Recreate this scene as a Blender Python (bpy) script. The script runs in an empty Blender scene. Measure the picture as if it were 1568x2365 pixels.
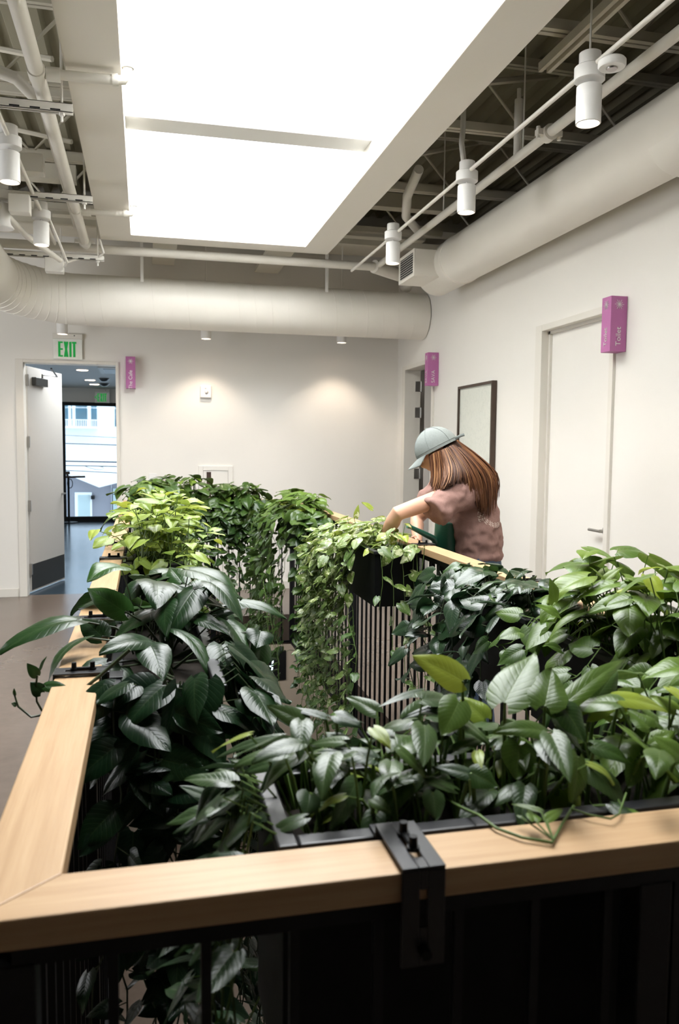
import bpy, bmesh, math, random
import numpy as np
from mathutils import Vector, Matrix
S = bpy.context.scene
C = S.collection
random.seed(7)
# ------------------------------------------------------------------ camera
FPX, YAW, PITCH, ROLL = 1878.8, .236362, .076768, -.0094467
CAMP = np.array([0, 0, 1.53])
def _basis():
    cy, sy, cp, sp = math.cos(YAW), math.sin(YAW), math.cos(PITCH), math.sin(PITCH)
    cr, sr = math.cos(ROLL), math.sin(ROLL)
    fwd = np.array([sy*cp, cy*cp, -sp]); right = np.array([cy, -sy, 0]); down = np.cross(fwd, right)
    return cr*right+sr*down, -sr*right+cr*down, fwd
RIGHT, DOWN, FWD = _basis()
def at(px, py, axis, val):
    """world point where the sight line through a photo pixel meets the plane axis = val"""
    d = RIGHT*(px-784)/FPX + DOWN*(py-1182.5)/FPX + FWD
    i = 'xyz'.index(axis)
    return Vector(CAMP + d*(val-CAMP[i])/d[i])
cd = bpy.data.cameras.new('camera'); cam = bpy.data.objects.new('camera', cd); C.objects.link(cam)
cd.sensor_fit = 'VERTICAL'; cd.sensor_height = 36; cd.sensor_width = 24
cd.lens = FPX*36/2365; cd.clip_start = .05; cd.clip_end = 200
mw = Matrix.Identity(4)
for i in range(3):
    mw[i][0], mw[i][1], mw[i][2], mw[i][3] = RIGHT[i], -DOWN[i], -FWD[i], CAMP[i]
cam.matrix_world = mw
cd.dof.use_dof = True; cd.dof.focus_distance = 3.0; cd.dof.aperture_fstop = 6.3
S.camera = cam
# ------------------------------------------------------------------ light and exposure
S.view_settings.view_transform = 'Standard'; S.view_settings.look = 'None'
S.view_settings.gamma = 1; S.view_settings.use_curve_mapping = False
S.view_settings.exposure = 1.6
S.cycles.use_denoising = True
S.cycles.max_bounces = 8; S.cycles.diffuse_bounces = 5; S.cycles.glossy_bounces = 3
S.cycles.transmission_bounces = 4; S.cycles.transparent_max_bounces = 8
S.cycles.sample_clamp_indirect = 6
W = bpy.data.worlds.new('world'); S.world = W; W.use_nodes = True
W.node_tree.nodes['Background'].inputs[0].default_value = (.72, .87, 1, 1)
W.node_tree.nodes['Background'].inputs[1].default_value = .85
SKY_PANEL = 6.2          # brightness of the milky skylight glazing
PEND_W = 7.0             # pendant downlights
def area(name, loc, rot, sx, sy, watts, col=(1, 1, 1)):
    l = bpy.data.lights.new(name, 'AREA'); l.shape = 'RECTANGLE'; l.size = sx; l.size_y = sy
    l.energy = watts; l.color = col
    o = bpy.data.objects.new(name, l); C.objects.link(o); o.location = loc; o.rotation_euler = rot
    return o
# added fill lights, not real fixtures: floor below, lobby, cafe, side room
area('lower_floor_fill_light', (1.2, 8.3, -.32), (math.radians(30), 0, 0), 2.5, .5, 16, (1, .93, .84))  # hidden fill added under the slab; no lamp is modelled there
area('lobby_fill_light', (-4.3, 5.2, 1.7), (0, math.radians(-114), math.radians(32)), 2.4, 4.0, 60, (.95, .97, 1))  # added fill from the left; that wall has no window
area('cafe_fill_light', (-.9, 9.7, 2.69), (0, 0, 0), 3.0, .8, 38, (.93, .97, 1))  # added fill, hidden above the door head
area('side_room_fill_light', (3.9, 7.5, 2.6), (0, 0, 0), .5, .5, 2.5, (1, .93, .85))  # small added fill that brightens the open door leaf
# ------------------------------------------------------------------ materials
def sr(*c):
    f = lambda v: v/12.92 if v <= .04045 else ((v+.055)/1.055)**2.4
    return tuple(f(v/255) for v in c)+(1,)
class N:
    def __init__(s, name):
        s.m = bpy.data.materials.new(name); s.m.use_nodes = True
        s.t = s.m.node_tree; s.n = s.t.nodes; s.b = s.n['Principled BSDF']; s.out = s.n['Material Output']
    def add(s, typ, **kw):
        n = s.n.new(typ)
        for k, v in kw.items(): setattr(n, k, v)
        return n
    def link(s, a, b): s.t.links.new(a, b)
    def val(s, node, i, v):
        if hasattr(v, 'is_output'): s.link(v, node.inputs[i])
        else: node.inputs[i].default_value = v
    def math(s, op, a, b=0., c=None, clamp=False):
        n = s.add('ShaderNodeMath', operation=op, use_clamp=clamp); s.val(n, 0, a); s.val(n, 1, b)
        if c is not None: s.val(n, 2, c)
        return n.outputs[0]
    def mix(s, f, a, b):
        n = s.add('ShaderNodeMix', data_type='RGBA'); s.val(n, 0, f); s.val(n, 6, a); s.val(n, 7, b)
        return n.outputs[2]
    def noise(s, vec, scale, detail=4, rough=.5):
        n = s.add('ShaderNodeTexNoise'); n.inputs['Scale'].default_value = scale
        n.inputs['Detail'].default_value = detail; n.inputs['Roughness'].default_value = rough
        if vec is not None: s.link(vec, n.inputs['Vector'])
        return n.outputs[0]
    def coords(s, which='Object', scale=None, rot=None):
        o = s.add('ShaderNodeTexCoord').outputs[which]
        if scale or rot:
            mp = s.add('ShaderNodeMapping'); s.link(o, mp.inputs[0])
            if scale: mp.inputs['Scale'].default_value = scale
            if rot: mp.inputs['Rotation'].default_value = rot
            o = mp.outputs[0]
        return o
    def ramp(s, f, *stops):
        r = s.add('ShaderNodeValToRGB'); s.link(f, r.inputs[0]); e = r.color_ramp.elements
        while len(e) < len(stops): e.new(.5)
        for el, (p, c) in zip(e, stops): el.position = p; el.color = c
        return r.outputs[0]
    def bump(s, h, strength, dist=.01):
        b = s.add('ShaderNodeBump'); b.inputs['Strength'].default_value = strength
        b.inputs['Distance'].default_value = dist; s.link(h, b.inputs['Height']); s.link(b.outputs[0], s.b.inputs['Normal'])
    def set(s, col=None, rough=None, metal=None, spec=None):
        if col is not None: s.val(s.b, 'Base Color', col)
        if rough is not None: s.val(s.b, 'Roughness', rough)
        if metal is not None: s.val(s.b, 'Metallic', metal)
        if spec is not None: s.val(s.b, 'Specular IOR Level', spec)
        return s.m
def plain(name, col, rough=.5, metal=0, spec=.5, var=.06, scale=30, bump=0):
    """a painted or moulded surface: colour with faint uneven noise and optional fine bump"""
    m = N(name); co = m.coords(); f = m.noise(co, scale)
    a = tuple(min(1, c*(1-var)) for c in col[:3])+(1,); b = tuple(min(1, c*(1+var)) for c in col[:3])+(1,)
    m.set(m.mix(f, a, b), rough, metal, spec)
    if bump: m.bump(m.noise(co, scale*8), bump, .002)
    return m.m
def glow(name, col, strength):
    m = N(name); m.n.remove(m.b); e = m.add('ShaderNodeEmission'); e.inputs[0].default_value = col
    e.inputs[1].default_value = strength; m.link(e.outputs[0], m.out.inputs[0]); return m.m
def wood(name, rot):
    m = N(name); co = m.coords('Object', rot=rot)
    mp = m.add('ShaderNodeMapping'); mp.inputs['Scale'].default_value = (1.2, 28, 28); m.link(co, mp.inputs[0])
    big = m.noise(mp.outputs[0], 3.0, 6, .6)
    mp2 = m.add('ShaderNodeMapping'); mp2.inputs['Scale'].default_value = (6, 260, 260); m.link(co, mp2.inputs[0])
    fine = m.noise(mp2.outputs[0], 2.0, 3, .6)
    c = m.ramp(big, (.25, (.42, .265, .135, 1)), (.5, (.50, .33, .18, 1)), (.75, (.57, .395, .225, 1)))
    c = m.mix(m.math('MULTIPLY', fine, .35), c, (.42, .25, .12, 1))
    vo = m.add('ShaderNodeTexVoronoi'); vo.inputs['Scale'].default_value = 2.6; m.link(co, vo.inputs['Vector'])
    knot = m.math('LESS_THAN', vo.outputs['Distance'], .014)
    c = m.mix(m.math('MULTIPLY', knot, .5), c, (.25, .12, .05, 1))
    m.set(c, .42, 0, .4); m.bump(fine, .12, .002); return m.m
def leafmat(name, dark, light, rough=.38, vein=.25, cream=0., trans=.22, spec=.5):
    m = N(name)
    uv = m.add('ShaderNodeUVMap'); uv.uv_map = 'UVMap'
    sp = m.add('ShaderNodeSeparateXYZ'); m.link(uv.outputs[0], sp.inputs[0]); u, v = sp.outputs[0], sp.outputs[1]
    tone = m.add('ShaderNodeAttribute', attribute_name='tone').outputs['Fac']
    au = m.math('ABSOLUTE', m.math('SUBTRACT', u, .5))
    side = m.math('SINE', m.math('MULTIPLY', m.math('SUBTRACT', v, m.math('MULTIPLY', au, .55)), 58.))
    sv = m.math('POWER', m.math('MULTIPLY_ADD', side, .5, .5), 6.)
    mid = m.math('SUBTRACT', 1., m.math('MULTIPLY', au, 26.), clamp=True)
    co = m.coords(); nz = m.noise(co, 22, 3)
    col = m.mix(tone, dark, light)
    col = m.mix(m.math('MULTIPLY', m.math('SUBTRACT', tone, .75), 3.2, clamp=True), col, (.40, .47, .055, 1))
    col = m.mix(m.math('MULTIPLY', nz, .35), col, tuple(c*.6 for c in dark[:3])+(1,))
    vc = tuple(min(1, .6*a+.4*b) for a, b in zip(light[:3], (.55, .65, .3)))+(1,)
    col = m.mix(m.math('MULTIPLY', m.math('MAXIMUM', mid, m.math('MULTIPLY', sv, .35)), vein), col, vc)
    if cream:
        n2 = m.noise(co, 34, 3, .7)
        k = m.math('GREATER_THAN', n2, 1-cream)
        col = m.mix(m.math('MULTIPLY', k, m.math('MULTIPLY', tone, 1.3, clamp=True)), col, (.72, .74, .48, 1))
    m.set(col, rough, 0, spec)
    hgt = m.math('MULTIPLY_ADD', sv, -.6, m.math('MULTIPLY', mid, -1.))
    m.bump(m.math('ADD', hgt, m.math('MULTIPLY', nz, .5)), .2, .0016)
    tr = m.add('ShaderNodeBsdfTranslucent')
    hsv = m.add('ShaderNodeHueSaturation'); hsv.inputs['Value'].default_value = 1.5; hsv.inputs['Hue'].default_value = .485
    m.link(col, hsv.inputs['Color']); m.link(hsv.outputs[0], tr.inputs[0])
    mx = m.add('ShaderNodeMixShader'); mx.inputs[0].default_value = trans
    m.link(m.b.outputs[0], mx.inputs[1]); m.link(tr.outputs[0], mx.inputs[2]); m.link(mx.outputs[0], m.out.inputs[0])
    return m.m
def glassmat(name, tint=(.93, .97, 1, 1)):
    m = N(name); m.n.remove(m.b)
    tr = m.add('ShaderNodeBsdfTransparent'); tr.inputs[0].default_value = tint
    gl = m.add('ShaderNodeBsdfGlossy'); gl.inputs['Roughness'].default_value = .02
    fr = m.add('ShaderNodeFresnel'); fr.inputs[0].default_value = 1.4
    mx = m.add('ShaderNodeMixShader'); m.link(fr.outputs[0], mx.inputs[0])
    m.link(tr.outputs[0], mx.inputs[1]); m.link(gl.outputs[0], mx.inputs[2]); m.link(mx.outputs[0], m.out.inputs[0])
    return m.m
def concrete(name, c1, c2, rough):
    m = N(name); co = m.coords(); a = m.noise(co, 1.1, 6, .6); b = m.noise(co, 14, 5, .6)
    f = m.math('MULTIPLY_ADD', a, .7, m.math('MULTIPLY', b, .3))
    c = m.ramp(f, (.3, c1), (.7, c2))
    spk = m.math('GREATER_THAN', m.noise(co, 60, 2), .74)
    c = m.mix(m.math('MULTIPLY', spk, .06), c, tuple(x*1.6 for x in c2[:3])+(1,))
    m.set(c, m.math('MULTIPLY_ADD', a, .12, rough), 0, .5); m.bump(a, .03, .002); return m.m
M = dict(
    wall=plain('wall_paint', (.80, .775, .725), .75, var=.015, scale=3, bump=.04),
    white=plain('white_paint', (.80, .775, .72), .5, var=.02, scale=8),
    trimw=plain('trim_paint', (.74, .71, .645), .45, var=.02, scale=8),
    duct=plain('duct_paint', (.84, .805, .73), .45, var=.02, scale=6),
    pipe=plain('pipe_paint', (.76, .73, .665), .4, var=.03, scale=15),
    deck=plain('deck_paint', (.34, .315, .23), .6, var=.06, scale=5),
    joist=plain('joist_paint', (.66, .62, .52), .55, var=.05, scale=9),
    sky=plain('skylight_paint', (.86, .82, .75), .65, var=.012, scale=4),
    shaft=plain('shaft_paint', (.88, .88, .86), .7, var=.01, scale=4),
    glaze=glow('skylight_diffuser', (.97, .985, 1, 1), SKY_PANEL),
    lamp=glow('lamp_disc', (1, .74, .53, 1), 6.0),
    lampw=plain('lamp_body', (.80, .79, .77), .4, var=.02),
    black=plain('black_metal', (.004, .0045, .005), .5, 0, .2, var=.2, bump=.05),
    blackm=plain('black_powder', (.006, .0065, .008), .5, 0, .28, var=.15, scale=60, bump=.08),
    soil=plain('potting_soil', (.02, .014, .009), .95, var=.5, scale=90, bump=.8),
    floor=concrete('brown_concrete', (.11, .082, .064, 1), (.165, .126, .10, 1), .19),
    cfloor=concrete('polished_concrete', (.02, .035, .05, 1), (.035, .055, .075, 1), .12),
    purple=plain('purple_lacquer', (.455, .145, .35), .55, var=.03),
    silver=plain('silver_lettering', (.72, .70, .68), .35, .6),
    steel=plain('brushed_steel', (.42, .41, .39), .35, .9),
    dsteel=plain('kick_plate', (.10, .10, .095), .35, .7),
    door=plain('door_paint', (.66, .62, .555), .5, var=.02),
    gdoor=plain('grey_door_paint', (.50, .475, .44), .5, var=.02),
    exitw=plain('exit_face', (.82, .83, .78), .3),
    exitg=glow('exit_green', (.02, .30, .06, 1), .30),
    frame=plain('dark_wood', (.055, .033, .022), .45, var=.2),
    clamp=plain('clamp_metal', (.012, .0125, .015), .36, 0, .5, var=.15, scale=60, bump=.06),
    rear=plain('rear_wall_paint', (.16, .155, .15), .8),
    dark=plain('dark_paint', (.01, .01, .012), .7),  # near-black paint, standing in for shade in the grille and side room
    glass=glassmat('window_glass'),
    skin=plain('skin', (.60, .335, .225), .5, var=.05, scale=25),
    denim=plain('washed_denim_cap', (.205, .228, .217), .85, var=.16, scale=120, bump=.3),
    jeans=plain('jeans_cloth', (.055, .085, .14), .9, var=.2, scale=150, bump=.2),
    green=plain('green_plastic', (.012, .10, .062), .4, var=.1),
    stem=plain('plant_stem', (.10, .17, .035), .5, var=.3, scale=60),
    dstem=plain('dark_stem', (.035, .055, .02), .5, var=.4, scale=60),
    sole=plain('shoe_cloth', (.05, .05, .05), .8),
    lowwall=plain('lower_wall_paint', (.40, .345, .285), .8, var=.03, scale=3),
    digit=glow('clock_digit', (.72, .92, 1, 1), 1.6),
    woodx=wood('oak_along_wall', (0, 0, 0)), woody=wood('oak_along_room', (0, 0, math.pi/2)),
    facade=plain('white_facade', (.92, .93, .95), .8, var=.02, scale=1),
    bluew=plain('tinted_window', (.05, .14, .19), .15, var=.5, scale=2),
    siding=plain('grey_siding', (.30, .29, .32), .8, var=.05, scale=2),
    roofw=plain('white_roof', (.95, .95, .97), .7, var=.02, scale=1),
    wire=plain('power_line', (.10, .10, .11), .6),
    pale=plain('pale_door_glass', (.50, .60, .60), .15, var=.1, scale=3),
    ground=plain('street_ground', (.45, .45, .45), .9, scale=1),
    rubber=plain('black_rubber', (.01, .01, .01), .6),
)
L_DEEP = leafmat('pothos_deep_green', (.0045, .017, .008, 1), (.055, .16, .022, 1), .28, .06, .0, .12, .32)
L_MID = leafmat('pothos_mid_green', (.009, .038, .011, 1), (.17, .28, .035, 1), .31, .14, .0, .18, .38)
L_LIME = leafmat('pothos_lime', (.06, .16, .02, 1), (.38, .46, .08, 1), .36, .15, .0, .25)
L_VARI = leafmat('pothos_variegated', (.024, .085, .016, 1), (.30, .38, .07, 1), .36, .18, .43, .22)
L_SATIN = leafmat('satin_pothos', (.011, .034, .015, 1), (.10, .17, .038, 1), .31, .14, .10, .14, .42)
L_HEART = leafmat('heartleaf', (.005, .021, .011, 1), (.06, .135, .026, 1), .29, .10, .0, .12, .5)
# ------------------------------------------------------------------ building blocks
class MB:
    """collects shapes and links them as ONE mesh object"""
    def __init__(s): s.bm = bmesh.new()
    def box(s, x0, x1, y0, y1, z0, z1, mi=0):
        v = [s.bm.verts.new((x, y, z)) for z in (z0, z1) for y in (y0, y1) for x in (x0, x1)]
        for q in ((0, 2, 3, 1), (4, 5, 7, 6), (0, 1, 5, 4), (2, 6, 7, 3), (0, 4, 6, 2), (1, 3, 7, 5)):
            s.bm.faces.new([v[i] for i in q]).material_index = mi
        return s
    def obox(s, p, u, v, w, mi=0):
        """box at corner p with edge vectors u, v, w"""
        p, u, v, w = map(Vector, (p, u, v, w))
        q = [s.bm.verts.new(p+u*a+v*b+w*c) for c in (0, 1) for b in (0, 1) for a in (0, 1)]
        for f in ((0, 2, 3, 1), (4, 5, 7, 6), (0, 1, 5, 4), (2, 6, 7, 3), (0, 4, 6, 2), (1, 3, 7, 5)):
            s.bm.faces.new([q[i] for i in f]).material_index = mi
        return s
    def quad(s, *pts, mi=0):
        s.bm.faces.new([s.bm.verts.new(p) for p in pts]).material_index = mi; return s
    def tube(s, pts, r, n=10, caps=True, mi=0, ell=None, up=None):
        """tube along points; r is one radius or one per point"""
        pts = [Vector(p) for p in pts]; k = len(pts)
        rs = r if isinstance(r, (list, tuple)) else [r]*k
        rings, nrm = [], None
        for i, p in enumerate(pts):
            t = (pts[min(i+1, k-1)]-pts[max(i-1, 0)]).normalized()
            if nrm is None:
                nrm = Vector(up) if up else (Vector((0, 0, 1)) if abs(t.z) < .9 else Vector((1, 0, 0)))
            nrm = (nrm-t*nrm.dot(t)).normalized(); b = t.cross(nrm)
            e = ell or 1
            rings.append([s.bm.verts.new(p+(nrm*math.cos(a)+b*math.sin(a)*e)*rs[i]) for a in (2*math.pi*j/n for j in range(n))])
        for a, b in zip(rings, rings[1:]):
            for j in range(n):
                f = s.bm.faces.new((a[j], a[(j+1) % n], b[(j+1) % n], b[j])); f.material_index = mi
        if caps:
            s.bm.faces.new(rings[0][::-1]).material_index = mi; s.bm.faces.new(rings[-1]).material_index = mi
        return s
    def rings(s, rows, caps=True, mi=0):
        """loft through rows of points"""
        R_ = [[s.bm.verts.new(p) for p in row] for row in rows]; n = len(R_[0])
        for a, b in zip(R_, R_[1:]):
            for j in range(n): s.bm.faces.new((a[j], a[(j+1) % n], b[(j+1) % n], b[j])).material_index = mi
        if caps: s.bm.faces.new(R_[0][::-1]); s.bm.faces.new(R_[-1])
        return s
    def lathe(s, prof, c=(0, 0, 0), n=24, axis='z', mi=0):
        """profile of (radius, height) turned about an axis through c"""
        rows = []
        for r, h in prof:
            row = []
            for j in range(n):
                a = 2*math.pi*j/n; x, y = r*math.cos(a), r*math.sin(a)
                v = {'z': (x, y, h), 'y': (x, h, y), 'x': (h, x, y)}[axis]
                row.append((c[0]+v[0], c[1]+v[1], c[2]+v[2]))
            rows.append(row)
        return s.rings(rows, True, mi)
    def build(s, name, mat, parent=None, smooth=None, bevel=0, at_=None):
        bmesh.ops.recalc_face_normals(s.bm, faces=s.bm.faces)
        me = bpy.data.meshes.new(name); s.bm.to_mesh(me); s.bm.free()
        for m in (mat if isinstance(mat, (list, tuple)) else [mat]): me.materials.append(m)
        o = bpy.data.objects.new(name, me); C.objects.link(o)
        if smooth is not None:
            me.shade_smooth(); me.set_sharp_from_angle(angle=math.radians(smooth))
        if bevel:
            b = o.modifiers.new('edge', 'BEVEL'); b.width = bevel; b.segments = 2; b.limit_method = 'ANGLE'
            b.angle_limit = math.radians(50)
        if parent is not None:
            o.parent = parent; o.matrix_parent_inverse = Matrix.Translation(-parent.location)
        return o
def tag(o, label=None, cat=None, group=None, kind=None):
    if label: o['label'] = label
    if cat: o['category'] = cat
    if group: o['group'] = group
    if kind: o['kind'] = kind
    return o
def thing(name, loc, label, cat, group=None, kind=None):
    o = bpy.data.objects.new(name, None); C.objects.link(o); o.location = loc; o.empty_display_size = .05
    bpy.context.view_layer.update
    return tag(o, label, cat, group, kind)
def copy_tree(o, loc, label, parent=None):
    c = o.copy(); C.objects.link(c)
    if parent is None:
        d = Vector(loc); c.location = d; c['label'] = label
    else: c.parent = parent
    for ch in o.children: copy_tree(ch, None, None, c)
    return c
def struct(o, label=None): return tag(o, label, None, None, 'structure')
def text(name, body, size, mat, parent, origin, xdir, ydir, depth=.003, align='CENTER', sx=1.0):
    """raised lettering lying in the plane of xdir and ydir"""
    cu = bpy.data.curves.new(name, 'FONT'); cu.body = body; cu.size = size; cu.extrude = depth
    cu.align_x = align; cu.align_y = 'CENTER'
    t = bpy.data.objects.new(name, cu); C.objects.link(t)
    bpy.context.view_layer.update()
    me = bpy.data.meshes.new_from_object(t.evaluated_get(bpy.context.evaluated_depsgraph_get()))
    C.objects.unlink(t); bpy.data.objects.remove(t); me.name = name
    x, y = Vector(xdir).normalized(), Vector(ydir).normalized(); z = x.cross(y)
    mt = Matrix.Identity(4)
    for i in range(3): mt[i][0], mt[i][1], mt[i][2], mt[i][3] = x[i]*sx, y[i], z[i], origin[i]
    me.transform(mt); me.materials.clear(); me.materials.append(mat)
    o = bpy.data.objects.new(name, me); C.objects.link(o)
    if parent is not None:
        o.parent = parent; o.matrix_parent_inverse = Matrix.Translation(-parent.location)
    return o
# ================================================================== ROOM
YB, XR = 8.75, 2.76                       # back wall, right wall
HX0, HX1, HY0, HY1 = -.15, 1.345, .83, 7.36   # opening in the floor
# floor slab round the opening, and the cafe floor beyond the door
m = MB(); T = -.28
m.box(-4.5, HX0, -4, YB+.07, T, 0); m.box(HX1, 2.95, -4, YB+.07, T, 0)
m.box(HX0, HX1, -4, HY0, T, 0); m.box(HX0, HX1, HY1, YB+.07, T, 0)
struct(m.build('floor', M['floor']), 'brown polished concrete floor around the planted opening')
struct(MB().box(-6, 4.5, YB+.07, 18.2, T, 0).build('floor_cafe', M['cfloor']), 'glossy grey floor of the room beyond the open door')
# back wall with the cafe door opening
DX0, DX1, DH = -1.165, -.272, 2.37
m = MB(); WT = .14
m.box(-4.5, DX0-.05, YB, YB+WT, 0, 4.3); m.box(DX1+.02, 5.6, YB, YB+WT, 0, 4.3); m.box(DX0-.05, DX1+.02, YB, YB+WT, DH+.02, 4.3)
struct(m.build('wall_back', M['wall']), 'warm white back wall behind the planted railing')
# right wall with two door openings
SY0, SY1, SH = 7.60, 8.43, 2.385          # door beside the corner
TY0, TY1, TH = 4.46, 5.33, 2.375          # toilet door
WZ = 3.34                                 # the right wall stops below the open ceiling
m = MB()
m.box(XR, XR+.14, -4, TY0-.03, 0, WZ); m.box(XR, XR+.14, TY1+.07, SY0-.03, 0, WZ); m.box(XR, XR+.14, SY1+.07, YB, 0, WZ)
m.box(XR, XR+.14, TY0-.03, TY1+.07, TH+.03, WZ); m.box(XR, XR+.14, SY0-.03, SY1+.07, SH+.03, WZ)
struct(m.build('wall_right', M['wall']), 'warm white right wall with two doors')
struct(MB().box(-4.64, -4.5, -4, YB+WT, 0, 4.3).build('wall_left', M['wall']), 'unseen left wall of the lobby, added for bounce light')  # placed out of view to bounce light into the lobby
struct(MB().box(5.5, 5.64, -4, YB, 0, 4.3).build('wall_far_right', M['rear']), 'dark wall beyond the rooms on the right')
struct(MB().box(XR+.14, 5.5, -4, YB, WZ-.05, WZ-.005).build('side_lid', M['deck']), 'unseen lid over the rooms on the right, added to shut out sky light')  # lid added out of view to keep sky light out
struct(MB().box(-4.64, 5.64, -4.14, -4, 0, 4.3).build('wall_rear', M['rear']), 'rear wall of the lobby')  # out of view; dark paint cuts bounce onto the near rail
# baseboards
m = MB(); m.box(-4.5, DX0-.09, YB-.016, YB, 0, .085); m.box(DX1+.06, XR, YB-.016, YB, 0, .085)
struct(m.build('baseboard_back', M['trimw'], bevel=.003), 'white baseboard along the back wall')
m = MB(); m.box(XR-.016, XR, -4, TY0-.1, 0, .085); m.box(XR-.016, XR, TY1+.06, SY0-.05, 0, .085)
struct(m.build('baseboard_right', M['trimw'], bevel=.003), 'white baseboard along the right wall')
# corrugated deck with a hole for the skylight, closed above
SX0, SX1, SYF, SYN, SZ = -.333, 1.60, 7.19, .95, 3.25   # skylight soffit outline
IX0, IX1, IYF, IYN = -.085, 1.36, 6.975, 1.18            # skylight opening
def deck(m, x0, x1, y0, y1, z):
    n = max(1, round((x1-x0)/.15)); p = (x1-x0)/n; prof = []
    for i in range(n):
        a = x0+i*p
        prof += [(a, z), (a+p*.36, z), (a+p*.5, z+.055), (a+p*.86, z+.055)]
    prof.append((x1, z))
    for (xa, za), (xb, zb) in zip(prof, prof[1:]):
        m.quad((xa, y0, za), (xb, y0, zb), (xb, y1, zb), (xa, y1, za))
    m.box(x0, x1, y0, y1, z+.07, z+.2)  # unseen slab added over the flutes to block sky light
m = MB(); DZ = 4.05
deck(m, -4.5, IX0-.1, -4, YB+.1, DZ); deck(m, IX1+.1, 5.6, -4, YB+.1, DZ)
deck(m, IX0-.1, IX1+.1, -4, IYN-.1, DZ); deck(m, IX0-.1, IX1+.1, IYF+.1, YB+.1, DZ)
struct(m.build('ceiling', M['deck']), 'corrugated metal roof deck above the open ceiling')
# skylight: soffit ring, white shaft, cross beam, milky glazing
sk = thing('skylight', (.6, 3.6, SZ), None, None, kind='structure')
m = MB(); Z1 = SZ+.16
m.box(SX0, IX0, SYN, SYF, SZ, Z1); m.box(IX1, SX1, SYN, SYF, SZ, Z1)
m.box(IX0, IX1, IYF, SYF, SZ, Z1); m.box(IX0, IX1, SYN, IYN, SZ, Z1)
m.build('soffit_frame', M['sky'], sk, bevel=.004)
m = MB(); t = .05; Z2 = 4.72
m.box(IX0-t, IX0, IYN-t, IYF+t, Z1, Z2); m.box(IX1, IX1+t, IYN-t, IYF+t, Z1, Z2)
m.box(IX0, IX1, IYF, IYF+t, Z1, Z2); m.box(IX0, IX1, IYN-t, IYN, Z1, Z2)
m.build('light_shaft', M['shaft'], sk)
MB().box(IX0, IX1, 4.90, 5.10, 3.395, 3.75).build('cross_beam', M['shaft'], sk, bevel=.004)
MB().box(IX0, IX1, IYN, IYF, 4.70, 4.72).build('glazing', M['glaze'], sk)
# ------------------------------------------------------------------ doors
d1 = thing('door_1', ((DX0+DX1)/2, YB, 0), None, None, kind='structure')
m = MB()
m.box(DX0-.075, DX0, YB-.02, YB+WT+.02, 0, DH+.03); m.box(DX1, DX1+.03, YB-.02, YB+WT+.02, 0, DH+.03)
m.box(DX0, DX1, YB-.02, YB+WT+.02, DH, DH+.03)
m.build('door_frame', M['trimw'], d1, bevel=.003)
hA, hB = Vector((DX0+.012, YB+.19, 0)), Vector((DX0+.27, YB+1.04, 0))      # leaf swung into the cafe
u = (hB-hA); wv = u.normalized(); nv = Vector((-wv.y, wv.x, 0))
leaf = MB().obox(hA+Vector((0, 0, .012)), u, nv*.045, (0, 0, DH-.03)).build('door_leaf', M['gdoor'], d1, bevel=.002)
leaf['label'] = 'grey painted door leaf standing open'
k = MB().obox(hA+wv*.012-nv*.003+Vector((0, 0, .03)), u*.97, nv*.003, (0, 0, .27)).build('kick_plate', M['dsteel'], leaf)
k['label'] = 'dark kick plate'
for z in (.2, .86, 1.52, 2.15):
    MB().tube([(hA.x-.006, YB+.165, z), (hA.x-.006, YB+.165, z+.115)], .011, 10).box(hA.x-.012, hA.x+.018, YB+.142, YB+.188, z, z+.115).build('hinge', M['steel'], d1, 40)
c0 = hA+wv*.10-nv*.05
cl = MB().obox(c0+Vector((0, 0, 2.165)), wv*.30, nv*.05, (0, 0, .085)).build('door_closer', M['dsteel'], leaf, bevel=.006)
MB().tube([c0+wv*.15+Vector((0, 0, 2.25)), c0+wv*.15+Vector((0, 0, 2.285)), c0+wv*.46+nv*.0+Vector((.04, -.12, 2.285)), Vector((DX0+.25, YB+.16, 2.33))], .010, 8).build('closer_arm', M['dsteel'], d1, 40)
hp = hA+wv*.83+Vector((0, 0, 1.0))
MB().tube([hp-nv*.0, hp-nv*.05, hp-nv*.05-wv*.11], .009, 8).build('door_handle', M['steel'], leaf, 40)
MB().obox(hB-wv*.002+nv*.008+Vector((0, 0, .62)), wv*.006, nv*.03, (0, 0, .95)).build('lock_edge', M['steel'], leaf)

d2 = thing('door_2', (XR, 8.0, 0), None, None, kind='structure')
m = MB()
m.box(XR-.02, XR+.16, SY1, SY1+.10, 0, SH+.045); m.box(XR-.02, XR+.16, SY0-.045, SY0, 0, SH+.045)
m.box(XR-.02, XR+.16, SY0, SY1, SH, SH+.045)
m.build('door_frame', M['trimw'], d2, bevel=.003)
hA2 = Vector((XR+.20, SY1-.035, .012)); wv2 = Vector((.90, -.44, 0)).normalized()
leaf2 = MB().obox(hA2, wv2*.82, Vector((-wv2.y, wv2.x, 0))*-.045, (0, 0, SH-.03)).build('door_leaf', M['gdoor'], d2, bevel=.002)
leaf2['label'] = 'grey door leaf opened into the dark room'
for z in (.55, 1.22, 1.88, 2.16):
    m = MB(); m.box(XR+.10, XR+.17, SY1-.006, SY1+.0, z, z+.11); m.tube([(XR+.165, SY1-.012, z), (XR+.165, SY1-.012, z+.11)], .010, 10)
    m.build('hinge', M['steel'], d2, 40)
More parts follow.
